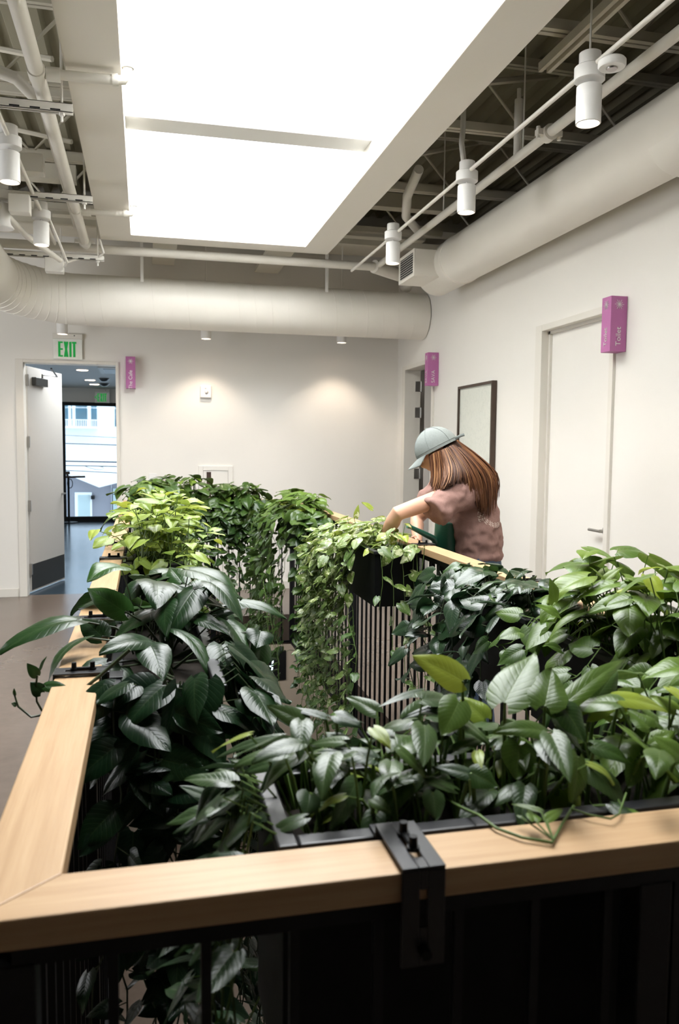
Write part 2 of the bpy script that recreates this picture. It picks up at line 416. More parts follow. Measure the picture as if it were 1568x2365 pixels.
# the room behind that door, painted near-black to look unlit
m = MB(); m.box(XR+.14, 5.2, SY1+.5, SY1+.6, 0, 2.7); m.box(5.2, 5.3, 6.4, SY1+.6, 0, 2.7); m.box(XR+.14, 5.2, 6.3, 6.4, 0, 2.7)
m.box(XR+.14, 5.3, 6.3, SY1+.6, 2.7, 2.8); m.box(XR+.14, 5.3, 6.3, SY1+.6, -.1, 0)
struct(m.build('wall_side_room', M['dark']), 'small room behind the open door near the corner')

d3 = thing('door_3', (XR, 4.9, 0), None, None, kind='structure')
m = MB()
m.box(XR-.02, XR+.14, TY1, TY1+.095, 0, TH+.045); m.box(XR-.02, XR+.14, TY0-.045, TY0, 0, TH+.045)
m.box(XR-.02, XR+.14, TY0, TY1, TH, TH+.045)
m.build('door_frame', M['trimw'], d3, bevel=.003)
m = MB(); m.box(XR+.035, XR+.055, TY1-.02, TY1, 0, TH); m.box(XR+.035, XR+.055, TY0, TY1, TH-.02, TH)
m.build('door_stop', M['trimw'], d3)
leaf3 = MB().box(XR+.055, XR+.10, TY0+.004, TY1-.004, .01, TH-.004).build('door_leaf', M['wall'], d3, bevel=.002)
h = Vector((XR+.055, TY0+.085, 1.035))
m = MB(); m.tube([h, h+Vector((-.012, 0, 0))], .027, 20)
m.build('handle_rose', M['steel'], leaf3, 40)
m = MB(); m.tube([h, h+Vector((-.05, 0, 0))], .011, 12); m.tube([h+Vector((-.05, -.012, 0)), h+Vector((-.05, .12, 0))], .0095, 12)
m.build('door_handle', M['steel'], leaf3, 40)
# ------------------------------------------------------------------ roof framing: open web joists across the room
def joist(y):
    m = MB()
    for x0, x1 in ((-4.4, SX0-.05), (SX1+.05, 5.4)):
        for zz in (DZ-.07, DZ-.50):
            m.box(x0, x1, y-.035, y-.006, zz, zz+.05); m.box(x0, x1, y+.006, y+.035, zz, zz+.05)
        n = max(2, round((x1-x0)/.36)); p = (x1-x0)/n
        pts = [(x0+i*p, y, DZ-.06 if i % 2 else DZ-.46) for i in range(n+1)]
        m.tube(pts, .012, 6)
    return m
for y in (1.35, 2.6, 3.75, 5.0, 6.25, 7.5):
    struct(joist(y).build('ceiling_beam', M['joist'], smooth=40), 'pale steel open web roof joist')
m = MB()
for y in (2.1, 3.2, 4.4, 5.6):
    m.tube([(1.7, y, DZ-.5), (2.7, y+.75, DZ-.02)], .02, 6); m.tube([(-.45, y+.3, DZ-.48), (-1.9, y+1.1, DZ-.02)], .016, 6)
m.box(1.66, 2.7, 6.9, 7.02, 3.62, 3.74); m.box(-.5, -3.5, 6.9, 7.02, 3.62, 3.74)
struct(m.build('ceiling_brace', M['joist'], smooth=40), 'pale steel bracing between the roof joists')
m = MB(); m.box(-4.4, XR, 7.44, 7.50, 3.42, 3.47); m.box(-4.4, XR, 7.9, 8.7, 3.62, 3.66); m.box(.1, .32, 7.35, 8.7, 3.40, 3.44)
m.box(1.15, 1.4, 7.35, 8.7, 3.38, 3.42)
struct(m.build('ceiling_rail', M['joist']), 'pale steel strips above the round duct')
# ================================================================== PIPES, DUCTS, LAMPS
def finish(o, label, cat, group=None): return tag(o, label, cat, group)
# round duct along the back wall with its spiral seam
dk = thing('air_duct', (.8, 7.9, 2.87), 'big white spiral duct running across the back wall above the exit sign', 'duct')
DR, DYc, DZc = .228, 7.9, 2.87
path = [(XR-.01, DYc, DZc), (2.0, DYc, DZc), (1.0, DYc, DZc), (0, DYc, DZc), (-.62, DYc, DZc)]
ex, ey, er = -.62, DYc-.62, .62
elbow = [(ex-er*math.sin(a), ey+er*math.cos(a), DZc+.05*a) for a in (math.radians(q) for q in range(8, 91, 8))]
path += elbow + [(elbow[-1][0], elbow[-1][1]-k, elbow[-1][2]) for k in (.3, 1.2, 2.5)]
MB().tube(path, DR, 40).build('duct_shell', M['duct'], dk, 40)
m = MB(); hx, n = [], 26
x = XR-.03; ph = 0
while x > -.62:
    hx.append((x, DYc-(DR+.001)*math.cos(ph), DZc+(DR+.001)*math.sin(ph))); ph += 2*math.pi/n; x -= .155/n
m.tube(hx, .0022, 4, up=(1, 0, 0)).build('spiral_seam', M['duct'], dk)
m = MB()
for q in range(5, 86, 9):
    a = math.radians(q); cx, cy, cz = ex-er*math.sin(a), ey+er*math.cos(a), DZc+.05*a
    rd = Vector((-math.sin(a), math.cos(a), 0))
    ring = [Vector((cx, cy, cz))+(rd*math.cos(b)+Vector((0, 0, 1))*math.sin(b))*(DR+.001) for b in (2*math.pi*j/40 for j in range(41))]
    m.tube(ring, .004, 4, caps=False)
m.build('elbow_seam', M['duct'], dk)
# round duct along the right wall, end register box
RX, RZ, RR = 2.51, 3.07, .19
dr = thing('air_duct', (RX, 3, RZ), 'white round duct running along the right wall with a grille at its end', 'duct')
MB().lathe([(RR-.03, -3.9), (RR, -3.88), (RR, 6.86), (RR-.015, 6.885), (RR-.06, 6.89), (.0005, 6.89)], (RX, 0, RZ), 48, 'y').build('duct_shell', M['duct'], dr, 40)
for y in (2.62, 2.72, 6.28):
    MB().lathe([(RR, y), (RR+.006, y+.004), (RR+.006, y+.02), (RR, y+.024)], (RX, 0, RZ), 48, 'y').build('joint_band', M['duct'], dr, 40)
MB().lathe([(RR-.02, 3.3), (RR+.012, 3.31), (RR+.012, 3.55), (RR-.02, 3.56)], (RX+.02, 0, RZ-.012), 48, 'y').build('collar', M['duct'], dr, 40)
MB().box(2.16, 2.5, 6.42, 6.83, 2.945, 3.165).build('register_box', M['duct'], dr, bevel=.004)
m = MB(); m.box(2.15, 2.162, 6.42, 6.83, 2.945, 2.97); m.box(2.15, 2.162, 6.42, 6.83, 3.14, 3.165); m.box(2.15, 2.162, 6.42, 6.45, 2.97, 3.14); m.box(2.15, 2.162, 6.80, 6.83, 2.97, 3.14)
g = m.build('grille_frame', M['duct'], dr)
g2 = MB().box(2.155, 2.159, 6.45, 6.80, 2.97, 3.14).build('grille_back', M['dark'], dr); g2['label'] = 'black plate standing in for the shade behind the grille slats'  # plate coloured near-black in place of shade between slats
m = MB()
for i in range(9): m.obox((2.150, 6.45, 2.972+i*.019), (0, .35, 0), (.010, 0, .007), (0, 0, .004))
m.build('grille_slats', M['duct'], dr)
# sprinkler main on the left with two branches that turn up into the skylight
def pipe_between(name, pts, r, label, cat='pipe', group=None, mat='pipe', n=16):
    return finish(MB().tube(pts, r, n).build(name, M[mat], None, 40), label, cat, group)
p1 = thing('sprinkler_pipe', (-.45, 3, 3.2), 'thick white pipe along the left of the skylight with two elbow branches', 'pipe')
MB().tube([(-.45, -3.5, 3.2), (-.45, 7.2, 3.2)], .034, 18).build('main_pipe', M['pipe'], p1, 40)
for y in (4.0, 6.2):
    b = MB().tube([(-.45, y, 3.2), (-.11, y, 3.205), (-.075, y, 3.21), (-.058, y, 3.235), (-.055, y, 3.27), (-.055, y, 4.5)], .022, 14).build('branch_pipe', M['pipe'], p1, 50)
    m = MB().tube([(-.41, y, 3.2), (-.35, y, 3.2)], .031, 14); m.tube([(-.45, y-.05, 3.2), (-.45, y+.05, 3.2)], .040, 16)
    m.build('tee_fitting', M['pipe'], p1, 40)
    MB().tube([(-.125, y, 3.204), (-.098, y, 3.206)], .028, 14).build('elbow_fitting', M['pipe'], p1, 40)
    MB().tube([(-.055, y, 3.262), (-.055, y, 3.285)], .028, 14).build('elbow_fitting', M['pipe'], p1, 40)
m = MB().tube([(-.45, 7.05, 3.2), (-.45, 7.10, 3.2)], .05, 14)
m.box(-.53, -.37, 7.06, 7.09, 3.188, 3.212).build('pipe_coupling', M['pipe'], p1, 40)
p2 = thing('sprinkler_pipe', (.6, 7.25, 3.2), 'white pipe crossing just beyond the far end of the skylight', 'pipe')
MB().tube([(-3.6, 7.27, 3.19), (2.06, 7.27, 3.19)], .037, 18).build('main_pipe', M['pipe'], p2, 40)
p3 = thing('sprinkler_pipe', (2.09, 3, 3.2), 'white pipe running beside the pendant lamps right of the skylight', 'pipe')
MB().tube([(2.09, -3.5, 3.2), (2.09, 7.27, 3.2)], .026, 16).build('main_pipe', M['pipe'], p3, 40)
m = MB().tube([(2.09, 4.02, 3.2), (2.09, 4.08, 3.2)], .042, 14); m.box(2.02, 2.16, 4.03, 4.07, 3.185, 3.215)
m.tube([(2.03, 4.05, 3.17), (2.03, 4.05, 3.23)], .012, 8).tube([(2.15, 4.05, 3.17), (2.15, 4.05, 3.23)], .012, 8)
m.build('pipe_coupling', M['pipe'], p3, 40)
m = MB().tube([(2.09, 4.42, 3.2), (2.09, 4.42, 3.52)], .024, 12).tube([(2.09, 4.42, 3.52), (2.09, 4.42, 3.58)], .012, 10)
m.build('upright_branch', M['pipe'], p3, 40)
p4 = finish(MB().tube([(2.05, 7.26, 3.19), (2.45, 7.5, 3.16), (2.6, 8.0, 3.18)], .06, 16).build('sprinkler_pipe', M['pipe'], None, 40), 'short wide pipe stub between the back duct and the grille', 'pipe')
# conduits
pipe_between('conduit', [(1.825, -3, 3.125), (1.825, 7.2, 3.125)], .011, 'thin white conduit linking the three pendant lamps right of the skylight', 'conduit')
pipe_between('conduit', [(-.665, -3, 3.125), (-.665, 6.9, 3.125)], .012, 'thin white conduit linking the pendant lamps left of the skylight', 'conduit')
pipe_between('conduit', [(-.53, 3.9, 3.42), (-.53, 7.2, 3.34)], .016, 'white conduit hanging just left of the thick sprinkler pipe', 'conduit')
pipe_between('conduit', [(-1.05, 3.0, 3.05), (-1.0, 4.6, 3.05), (-.78, 6.2, 3.0), (-.62, 6.8, 2.98)], .02, 'white conduit slanting in from the left edge of the ceiling', 'conduit')
pipe_between('flexible_conduit', [(1.815, 4.55, 3.2), (1.80, 4.55, 3.3), (1.835, 4.62, 3.42), (1.83, 4.62, 3.95)], .016, 'ribbed flexible conduit rising from the middle lamp right of the skylight', 'conduit')
pipe_between('flexible_duct', [(1.9, 5.6, 3.5), (1.93, 5.95, 3.42), (2.02, 6.25, 3.36), (2.2, 6.5, 3.33), (2.45, 6.65, 3.36)], .035, 'pale flexible duct curving above the grille at the far corner', 'duct')
pipe_between('flexible_duct', [(1.95, 2.75, 3.46), (2.15, 3.0, 3.46), (2.45, 3.2, 3.42), (2.7, 3.25, 3.42)], .06, 'pale curved duct above the smoke detector at the upper right', 'duct')
pipe_between('flexible_duct', [(-1.3, 4.2, 3.4), (-.95, 4.45, 3.45), (-.6, 4.45, 3.35), (-.45, 4.6, 3.25)], .03, 'pale curved hose meeting the thick sprinkler pipe on the left', 'duct')
# slotted strut channels on rods
def strut(x0, x1, y, z, label, along='x'):
    r = thing('strut_channel', ((x0+x1)/2, y, z), label, 'channel')
    m = MB(); w, hgt, t = .041, .041, .003
    m.box(x0, x1, y-w/2, y-w/2+t, z, z+hgt); m.box(x0, x1, y+w/2-t, y+w/2, z, z+hgt); m.box(x0, x1, y-w/2, y+w/2, z+hgt-t, z+hgt)
    m.box(x0, x1, y-w/2, y-w/2+.009, z, z+t); m.box(x0, x1, y+w/2-.009, y+w/2, z, z+t)
    n = int((x1-x0)/.09)
    for i in range(n): m.box(x0+.03+i*.09, x0+.075+i*.09, y-w/2-.0008, y-w/2+.0004, z+.004, z+.011, 1)
    m.build('channel', [M['white'], M['dark']], r)
    MB().tube([(x1-.05, y, z-.04), (x1-.05, y, DZ-.1)], .006, 8).build('hanger_rod', M['white'], r, 40)
    MB().tube([(x1-.05, y, z-.012), (x1-.05, y, z)], .014, 6).build('rod_nut', M['white'], r)
    MB().tube([(x0+.3, y, z-.02), (x0+.3, y, DZ-.1)], .006, 8).build('hanger_rod', M['white'], r, 40)
strut(-2.6, -.31, 4.16, 3.095, 'nearer slotted white channel crossing under the left sprinkler pipe')
strut(-2.6, -.305, 5.60, 3.095, 'farther slotted white channel beside the square junction box on the left')
strut(-2.6, -.30, 7.05, 3.045, 'low slotted white channel at the end of the left sprinkler pipe')
m = MB()
for dx in (-.035, .012): m.box(2.03+dx, 2.03+dx+.022, 1.5, 4.0, 3.48, 3.52)
m.box(1.995, 2.064, 1.5, 4.0, 3.52, 3.524)
finish(m.build('strut_channel', M['joist'], None), 'pale double rail hanging beside the skylight at the upper right', 'channel')
for (x, y, z, sz, lb) in ((-.645, 5.35, 3.17, .075, 'white junction box between the two left channels'), (-.74, 5.56, 2.985, .062, 'square white junction box hanging on the farther left channel'),
                      (-.68, 7.0, 2.92, .07, 'flat white junction box below the end of the left sprinkler pipe')):
    o = MB().box(x-sz, x+sz, y-.05, y+.05, z, z+.11).build('junction_box', M['white'], bevel=.004); finish(o, lb, 'junction box')
for (x, y, z0, z1, lb) in ((.0, 7.75, 2.95, 3.62, 'white strap holding the back duct below the skylight corner'), (1.72, 7.75, 2.98, 3.9, 'white strap holding the back duct left of the grille'),
                           (-.78, 7.75, 2.98, 3.6, 'white strap holding the back duct above the exit sign')):
    o = MB().box(x-.014, x+.014, y-.012, y+.012, z0, z1).build('duct_hanger', M['white'], bevel=.002); finish(o, lb, 'hanger')
for (x, y, z0, lb) in ((2.03, 3.05, 3.52, 'thin rod holding the pale double rail'), (2.09, 4.35, 3.22, 'thin rod holding the pipe by the right pendant lamps'), (2.09, 5.6, 3.22, 'thin rod holding the pipe near the grille'),
                       (1.83, 3.2, 3.2, 'thin rod above the nearest lamp right of the skylight')):
    finish(MB().tube([(x, y, z0), (x, y, DZ)], .005, 6).build('hanger_rod', M['white'], None, 40), lb, 'rod')
finish(MB().tube([(-.33, 6.98, 3.2), (-.30, 7.0, 3.10), (-.36, 7.05, 3.06), (-.48, 7.05, 3.06), (-.66, 7.0, 2.98)], .009, 8).build('cable', M['white'], None, 40), 'white cable looping into the flat junction box on the left', 'cable')
finish(MB().tube([(-.62, 6.0, 3.1), (-.57, 6.3, 2.98), (-.56, 6.7, 2.95), (-.6, 6.95, 2.96)], .009, 8).build('cable', M['white'], None, 40), 'white cable trailing from the lamp at the far left', 'cable')
# pendant cylinder lamps
def pendant(x, y, z, label, lit=True, top=None, power=PEND_W, flare=False, group='white cylinder pendant lamps'):
    r = thing('pendant_lamp', (x, y, z), label, 'lamp', group)
    b = .052
    if flare: prof = [(b+.02, 0), (b+.022, .004), (b+.004, .03), (b, .05), (b, .15), (b-.003, .153), (.004, .155)]
    else: prof = [(b-.009, .022), (b-.008, .004), (b-.005, 0), (b, .002), (b, .15), (b-.003, .153), (.004, .155)]
    MB().lathe(prof, (x, y, z), 32).build('lamp_shade', M['lampw'], r, 40)
    MB().tube([(x, y, z+.15), (x, y, z+.18)], .007, 10).build('stem', M['lampw'], r, 40)
    MB().lathe([(.058, .172), (.063, .176), (.063, .228), (.058, .232), (.045, .232), (.045, .285), (.04, .288)], (x, y, z), 28).build('canopy', M['lampw'], r, 40)
    if top: MB().tube([(x, y, z+.28), (x, y, top)], .006, 8).build('hanger_rod', M['white'], r, 40)
    if lit:
        e = MB().lathe([(b-.010, .014), (b-.010, .020)], (x, y, z), 28).build('light_disc', M['lamp'], r); e['label'] = 'glowing warm lamp opening'
        l = bpy.data.lights.new('lamp_light', 'SPOT'); l.energy = power; l.color = (1, .83, .66); l.spot_size = math.radians(105); l.spot_blend = .6; l.shadow_soft_size = .045
        lo = bpy.data.objects.new('lamp_light', l); C.objects.link(lo); lo.parent = r; lo.location = (0, 0, -.012)
pendant(1.825, 3.19, 2.90, 'nearest and largest white pendant lamp right of the skylight')
pendant(1.825, 4.52, 2.90, 'middle white pendant lamp on the conduit right of the skylight')
pendant(1.80, 5.87, 2.90, 'small white pendant lamp beside the duct grille')
pendant(-.665, 4.64, 2.90, 'white pendant lamp at the left edge between the slotted channels')
pendant(-.665, 6.0, 2.90, 'white pendant lamp under the square junction box on the left')
q = at(4, 528, 'z', 2.9); pendant(q.x, q.y, 2.9, 'unlit white pendant with a flared rim at the left edge', lit=False, flare=True, group=None)
for px, py, lb in ((144, 772, 'pendant lamp hanging behind the back duct above the exit sign'), (476, 783, 'pendant lamp hanging behind the back duct above the wall alarm'), (789, 792, 'pendant lamp hanging behind the back duct at its right end')):
    q = at(px, py, 'y', 8.38); pendant(q.x, 8.38, q.z, lb, top=3.62, power=8)
# smoke detector on the conduit
q = at(1414, 128, 'z', 3.06); q = Vector((1.84, q.y*1.84/q.x, 3.06))
r = thing('smoke_detector', q, 'round white smoke detector beside the nearest right pendant lamp', 'smoke detector')
MB().lathe([(.050, .006), (.055, .012), (.055, .032), (.048, .04), (.01, .045)], q, 32).build('housing', M['lampw'], r, 40)
MB().lathe([(.02, 0), (.022, .003), (.022, .012)], q, 24).build('sensor', M['steel'], r, 40)
# grey black clamp ring on the far right pipe
ring = [Vector((2.09, 2.66, 3.2))+Vector((math.cos(a)*.05, 0, math.sin(a)*.06)) for a in (2*math.pi*j/20 for j in range(21))]
finish(MB().tube(ring, .006, 6, caps=False).tube([(2.09, 2.66, 3.26), (2.09, 2.66, 3.5)], .006, 6).build('pipe_hanger_ring', M['steel'], None, 40), 'dark ring hanger on the pipe at the upper right edge', 'hanger')
# ================================================================== SIGNS AND WALL FITTINGS
def star(m, c, x, y, r, n=12):
    x, y = Vector(x).normalized(), Vector(y).normalized(); c = Vector(c); z = x.cross(y)
    for i in range(n):
        a = 2*math.pi*i/n; d = x*math.cos(a)+y*math.sin(a); s = x*-math.sin(a)+y*math.cos(a)
        L = r*(1 if i % 2 == 0 else .78)
        m.obox(c+d*r*.04-s*.0011, d*(L-r*.04), s*.0022, z*.0016)
def boxsign(x0, x1, y0, y1, z0, z1, label, faces, word, size):
    r = thing('wall_sign', ((x0+x1)/2, (y0+y1)/2, z0), label, 'sign', None)
    MB().box(x0, x1, y0, y1, z0, z1).build('sign_box', M['purple'], r, bevel=.0015)
    for c, xd, nrm in faces:
        c, xd, nrm = Vector(c), Vector(xd), Vector(nrm)
        text('lettering', word, size, M['silver'], r, c+Vector((0, 0, z0+(z1-z0)*.27))+nrm*.001, (0, 0, 1), -xd, .001, 'CENTER')
        m = MB(); star(m, c+Vector((0, 0, z1-.048))+nrm*.0004, xd, (0, 0, 1), .030); m.build('star_mark', M['silver'], r)
boxsign(2.652, 2.758, 4.31, 4.408, 2.118, 2.437, 'bright purple box sign at the corner of the toilet door', (((2.705, 4.31, 0), (1, 0, 0), (0, -1, 0)), ((2.652, 4.359, 0), (0, -1, 0), (-1, 0, 0))), 'Toilet', .046)
boxsign(2.650, 2.758, 7.445, 7.535, 2.15, 2.463, 'purple box sign with white lettering beside the half open door in the corner', (((2.704, 7.445, 0), (1, 0, 0), (0, -1, 0)), ((2.650, 7.49, 0), (0, -1, 0), (-1, 0, 0))), 'SAVA', .05)
q0, q1 = at(290, 823, 'y', 8.65), at(313, 897, 'y', 8.65)
boxsign(q0.x, q1.x, 8.65, 8.748, q1.z, q0.z, 'flat purple box sign on the back wall right of the open door', ((((q0.x+q1.x)/2, 8.65, 0), (1, 0, 0), (0, -1, 0)),), 'The Cafe', .052)
def exitsign(x0, x1, y, z0, z1, label, arrow=False, flip=1):
    r = thing('exit_sign', ((x0+x1)/2, y, z0), label, 'exit sign'); w, h = x1-x0, z1-z0
    MB().box(x0, x1, y-.045, y, z0+h*.80, z1).build('housing', M['trimw'], r, bevel=.004)
    MB().box(x0+.004, x1-.004, y-.028, y-.018, z0, z0+h*.80).build('face_plate', M['exitw'], r, bevel=.003)
    MB().tube([(x1-w*.27, y-.046, z1-h*.07), (x1-w*.27, y-.0445, z1-h*.07)], .006, 12).build('test_button', M['dark'], r)
    m = MB(); hh = h*.60; b = z0+h*.09; t = .021; Y0, Y1 = y-.0305, y-.0275; xs = x0+w*.18; lw = w*.155; gp = w*.03
    def bar(a0, a1, c0, c1): m.box(a0, a1, Y0, Y1, c0, c1)
    bar(xs, xs+t, b, b+hh); [bar(xs+t, xs+lw, b+hh*k, b+hh*k+t*.75) for k in (0, .45, .90)]
    X0 = xs+lw+gp
    for s in (0, 1):
        p = (X0 if s == 0 else X0+lw-t, Y0, b); m.obox(p, (t, 0, 0), (0, Y1-Y0, 0), ((lw-t)*(1 if s == 0 else -1), 0, hh))
    I0 = X0+lw+gp; bar(I0, I0+t, b, b+hh)
    T0 = I0+t+gp*.6; bar(T0, T0+lw*.95, b+hh-t*.8, b+hh); bar(T0+lw*.475-t/2, T0+lw*.475+t/2, b, b+hh)
    if arrow:
        m.obox((xs-.055, Y0, b+hh*.5), (.05, 0, .03), (0, Y1-Y0, 0), (0, 0, .014)); m.obox((xs-.055, Y0, b+hh*.5), (.05, 0, -.03), (0, Y1-Y0, 0), (0, 0, .014))
    m.build('exit_letters', M['exitg'], r)
q0, q1 = at(121.5, 770, 'y', YB-.02), at(191.5, 831, 'y', YB-.02)
exitsign(q0.x, q1.x, YB-.002, q1.z, q0.z, 'green lettered EXIT sign above the open door on the back wall')
# wall alarm
q0, q1 = at(462, 890, 'y', YB), at(488, 920, 'y', YB)
r = thing('wall_alarm', ((q0.x+q1.x)/2, YB, q1.z), 'small white alarm box high on the back wall', 'alarm')
MB().box(q0.x, q1.x, YB-.035, YB-.001, q1.z, q0.z).build('housing', M['lampw'], r, bevel=.012)
cx, cz = (q0.x+q1.x)/2, q1.z+(q0.z-q1.z)*.45
MB().lathe([(.02, -.0015), (.02, -.004), (.012, -.010), (.002, -.011)], (cx+.005, YB-.034, cz), 24, 'y').build('strobe_lens', M['silver'], r, 40)
MB().lathe([(.009, -.0008), (.009, -.003), (.002, -.004)], (cx-.004, YB-.034, cz+.045), 16, 'y').build('indicator', M['silver'], r, 40)
# cabinet with a narrow window
q0, q1 = at(458, 1076, 'y', YB), at(537, 1076, 'y', YB)
x0, x1, z1 = q0.x, q1.x, q0.z; z0 = z1-.62
r = thing('extinguisher_cabinet', ((x0+x1)/2, YB, z0), 'white wall cabinet with a dark slit window behind the plants', 'cabinet')
m = MB(); f = .048
m.box(x0, x0+f, YB-.022, YB-.001, z0, z1); m.box(x1-f, x1, YB-.022, YB-.001, z0, z1); m.box(x0+f, x1-f, YB-.022, YB-.001, z0, z0+f); m.box(x0+f, x1-f, YB-.022, YB-.001, z1-f, z1)
m.build('cabinet_frame', M['white'], r, bevel=.003)
dd = MB().box(x0+f+.004, x1-f-.004, YB-.016, YB-.001, z0+f+.004, z1-f-.004).build('cabinet_door', M['white'], r, bevel=.002)
a, b = at(477, 1090, 'y', YB-.016), at(487.5, 1117, 'y', YB-.016)
w = MB().box(a.x, b.x, YB-.0175, YB-.0155, a.z-.36, a.z).build('window_pane', M['frame'], dd); w['label'] = 'narrow dark window'
# switch plate
q = at(353, 1106, 'y', YB); r = thing('light_switch', q, 'faint white light switch plate right of the open door', 'switch')
MB().box(q.x-.04, q.x+.04, YB-.007, YB-.001, q.z-.06, q.z+.06).build('plate', M['lampw'], r, bevel=.003)
MB().box(q.x-.017, q.x+.017, YB-.011, YB-.007, q.z-.033, q.z+.033).build('rocker', M['lampw'], r, bevel=.002)
# framed picture on the right wall
r = thing('framed_picture', (2.74, 6.47, 1.0), 'tall pale picture in a dark wooden frame behind the person', 'picture')
PY0, PY1, PZ0, PZ1, fw = 6.10, 6.84, 1.02, 2.093, .022
m = MB(); X0, X1 = XR-.045, XR-.003
m.box(X0, X1, PY0, PY0+fw, PZ0, PZ1); m.box(X0, X1, PY1-fw, PY1, PZ0, PZ1); m.box(X0, X1, PY0+fw, PY1-fw, PZ0, PZ0+fw); m.box(X0, X1, PY0+fw, PY1-fw, PZ1-fw, PZ1)
m.build('picture_frame', M['frame'], r, bevel=.002)
pm = N('pale_print'); co = pm.coords(); a = pm.noise(co, 9, 6, .7); b = pm.noise(co, 40, 4, .6)
line = pm.math('LESS_THAN', pm.math('ABSOLUTE', pm.math('SUBTRACT', a, .5)), .008)
col = pm.mix(pm.math('MULTIPLY', b, .35), (.70, .71, .64, 1), (.58, .63, .58, 1)); col = pm.mix(pm.math('MULTIPLY', line, .3), col, (.35, .40, .36, 1)); pm.set(col, .35)
MB().box(XR-.028, XR-.01, PY0+fw, PY1-fw, PZ0+fw, PZ1-fw).build('print', pm.m, r)
# ================================================================== RAILING ROUND THE OPENING
RZ0, RZ1 = 1.037, 1.070; ZB = -.26
LX0, LX1, QX0, QX1, NY0, NY1, FY0, FY1 = -.177, -.090, 1.280, 1.367, .813, .893, 7.29, 7.377
rail = thing('guard_railing', (.6, 4.0, 0), 'black metal guard railing with pale oak handrail round the floor opening', 'railing')
def hrail(poly, mat):
    m = MB(); lo = [m.bm.verts.new((x, y, RZ0)) for x, y in poly]; hi = [m.bm.verts.new((x, y, RZ1)) for x, y in poly]
    m.bm.faces.new(lo[::-1]); m.bm.faces.new(hi); n = len(poly)
    for i in range(n): m.bm.faces.new((lo[i], lo[(i+1) % n], hi[(i+1) % n], hi[i]))
    return m.build('handrail', mat, rail, bevel=.0022)
g = .0006
hrail([(LX0, NY0), (QX1, NY0), (QX0-g, NY1), (LX1+g, NY1)], M['woodx'])
hrail([(LX0, NY0+g), (LX1, NY1+g), (LX1, FY0-g), (LX0, FY1-g)], M['woody'])
hrail([(QX0, NY1+g), (QX1, NY0+g), (QX1, FY1-g), (QX0, FY0-g)], M['woody'])
hrail([(LX0, FY1), (LX1+g, FY0), (QX0-g, FY0), (QX1, FY1)], M['woodx'])
lx, rx, ny, fy = -.133, 1.3225, .853, 7.333
for (x0, x1, y0, y1) in ((lx, rx, ny-.02, ny+.02), (lx, rx, fy-.02, fy+.02), (lx-.02, lx+.02, ny, fy), (rx-.02, rx+.02, ny, fy)):
    MB().box(x0, x1, y0, y1, 1.008, 1.036).build('top_bar', M['blackm'], rail)
    MB().box(x0, x1, y0+.012 if y1-y0 < 1 else y0, y1-.012 if y1-y0 < 1 else y1, ZB, ZB+.02).build('bottom_bar', M['blackm'], rail)
b = .0055
def bar(m, x, y): return m.box(x-b, x+b, y-b, y+b, ZB, 1.01)
for i in range(1, 63): bar(MB(), rx, ny+i*(fy-ny)/63).build('baluster', M['blackm'], rail)
for i in range(1, 15): bar(MB(), lx+i*(rx-lx)/15, fy).build('baluster', M['blackm'], rail)
for i in range(1, 15): bar(MB(), lx+i*(rx-lx)/15, ny).build('baluster', M['blackm'], rail)
m = MB()
for i in range(1, 63): bar(m, lx, ny+i*(fy-ny)/63)
tag(m.build('baluster_row', M['blackm'], rail), kind='stuff')
for x, y in ((rx, 3.47), (rx, 1.9), (rx, 5.1), (rx, 6.7), (lx, 1.9), (lx, 3.5), (lx, 5.1), (lx, 6.7), (lx, ny), (rx, ny), (lx, fy), (rx, fy), (.6, ny), (.6, fy)):
    MB().box(x-.022, x+.022, y-.022, y+.022, ZB, 1.01).build('post', M['blackm'], rail, bevel=.002)
# ------------------------------------------------------------------ planters hung inside the rail
def planter(x0, x1, y0, y1, label, z1=1.05, h=.25):
    r = thing('planter_box', ((x0+x1)/2, (y0+y1)/2, z1-h), label, 'planter', 'black planter boxes hung inside the railing'); t = .006; z0 = z1-h
    m = MB(); m.box(x0, x1, y0, y1, z0, z0+t); m.box(x0, x0+t, y0, y1, z0+t, z1); m.box(x1-t, x1, y0, y1, z0+t, z1)
    m.box(x0+t, x1-t, y0, y0+t, z0+t, z1); m.box(x0+t, x1-t, y1-t, y1, z0+t, z1)
    m.build('box', M['black'], r)
    e, f = .008, .018; m = MB()
    m.box(x0-e, x0+f, y0-e, y1+e, z1-.004, z1+.012); m.box(x1-f, x1+e, y0-e, y1+e, z1-.004, z1+.012)
    m.box(x0+f, x1-f, y0-e, y0+f, z1-.004, z1+.012); m.box(x0+f, x1-f, y1-f, y1+e, z1-.004, z1+.012)
    m.build('rim', M['clamp'], r, bevel=.003)
    n = 14; m = MB(); m.box(x0+t, x1-t, y0+t, y1-t, z1-.09, z1-.028).build('soil', M['soil'], r)
    return r
PL = dict(
    N=(.158, 1.20, .925, 1.145), L1=(-.066, .150, 1.60, 2.34), L2=(-.066, .150, 3.34, 4.06), L3=(-.066, .150, 5.55, 6.42),
    R0=(1.038, 1.256, 5.60, 6.40), R1=(1.038, 1.256, 3.60, 4.40), R2=(1.038, 1.256, 2.06, 2.74), R3=(1.038, 1.256, 1.30, 2.02), B1=(.0, .53, 7.045, 7.262), B2=(.56, 1.02, 7.045, 7.262))
LB = dict(N='long black planter inside the near handrail', L1='black planter on the left rail holding the large dark leaves', L2='black planter on the left rail holding the lime plant',
          L3='black planter at the far end of the left rail', R0='far black planter on the right rail near the corner', R1='black planter on the right rail under the person\'s arm',
          R2='black planter on the right rail below the dark heart shaped leaves', R3='black planter on the right rail nearest the front corner', B1='left black planter on the far rail', B2='right black planter on the far rail')
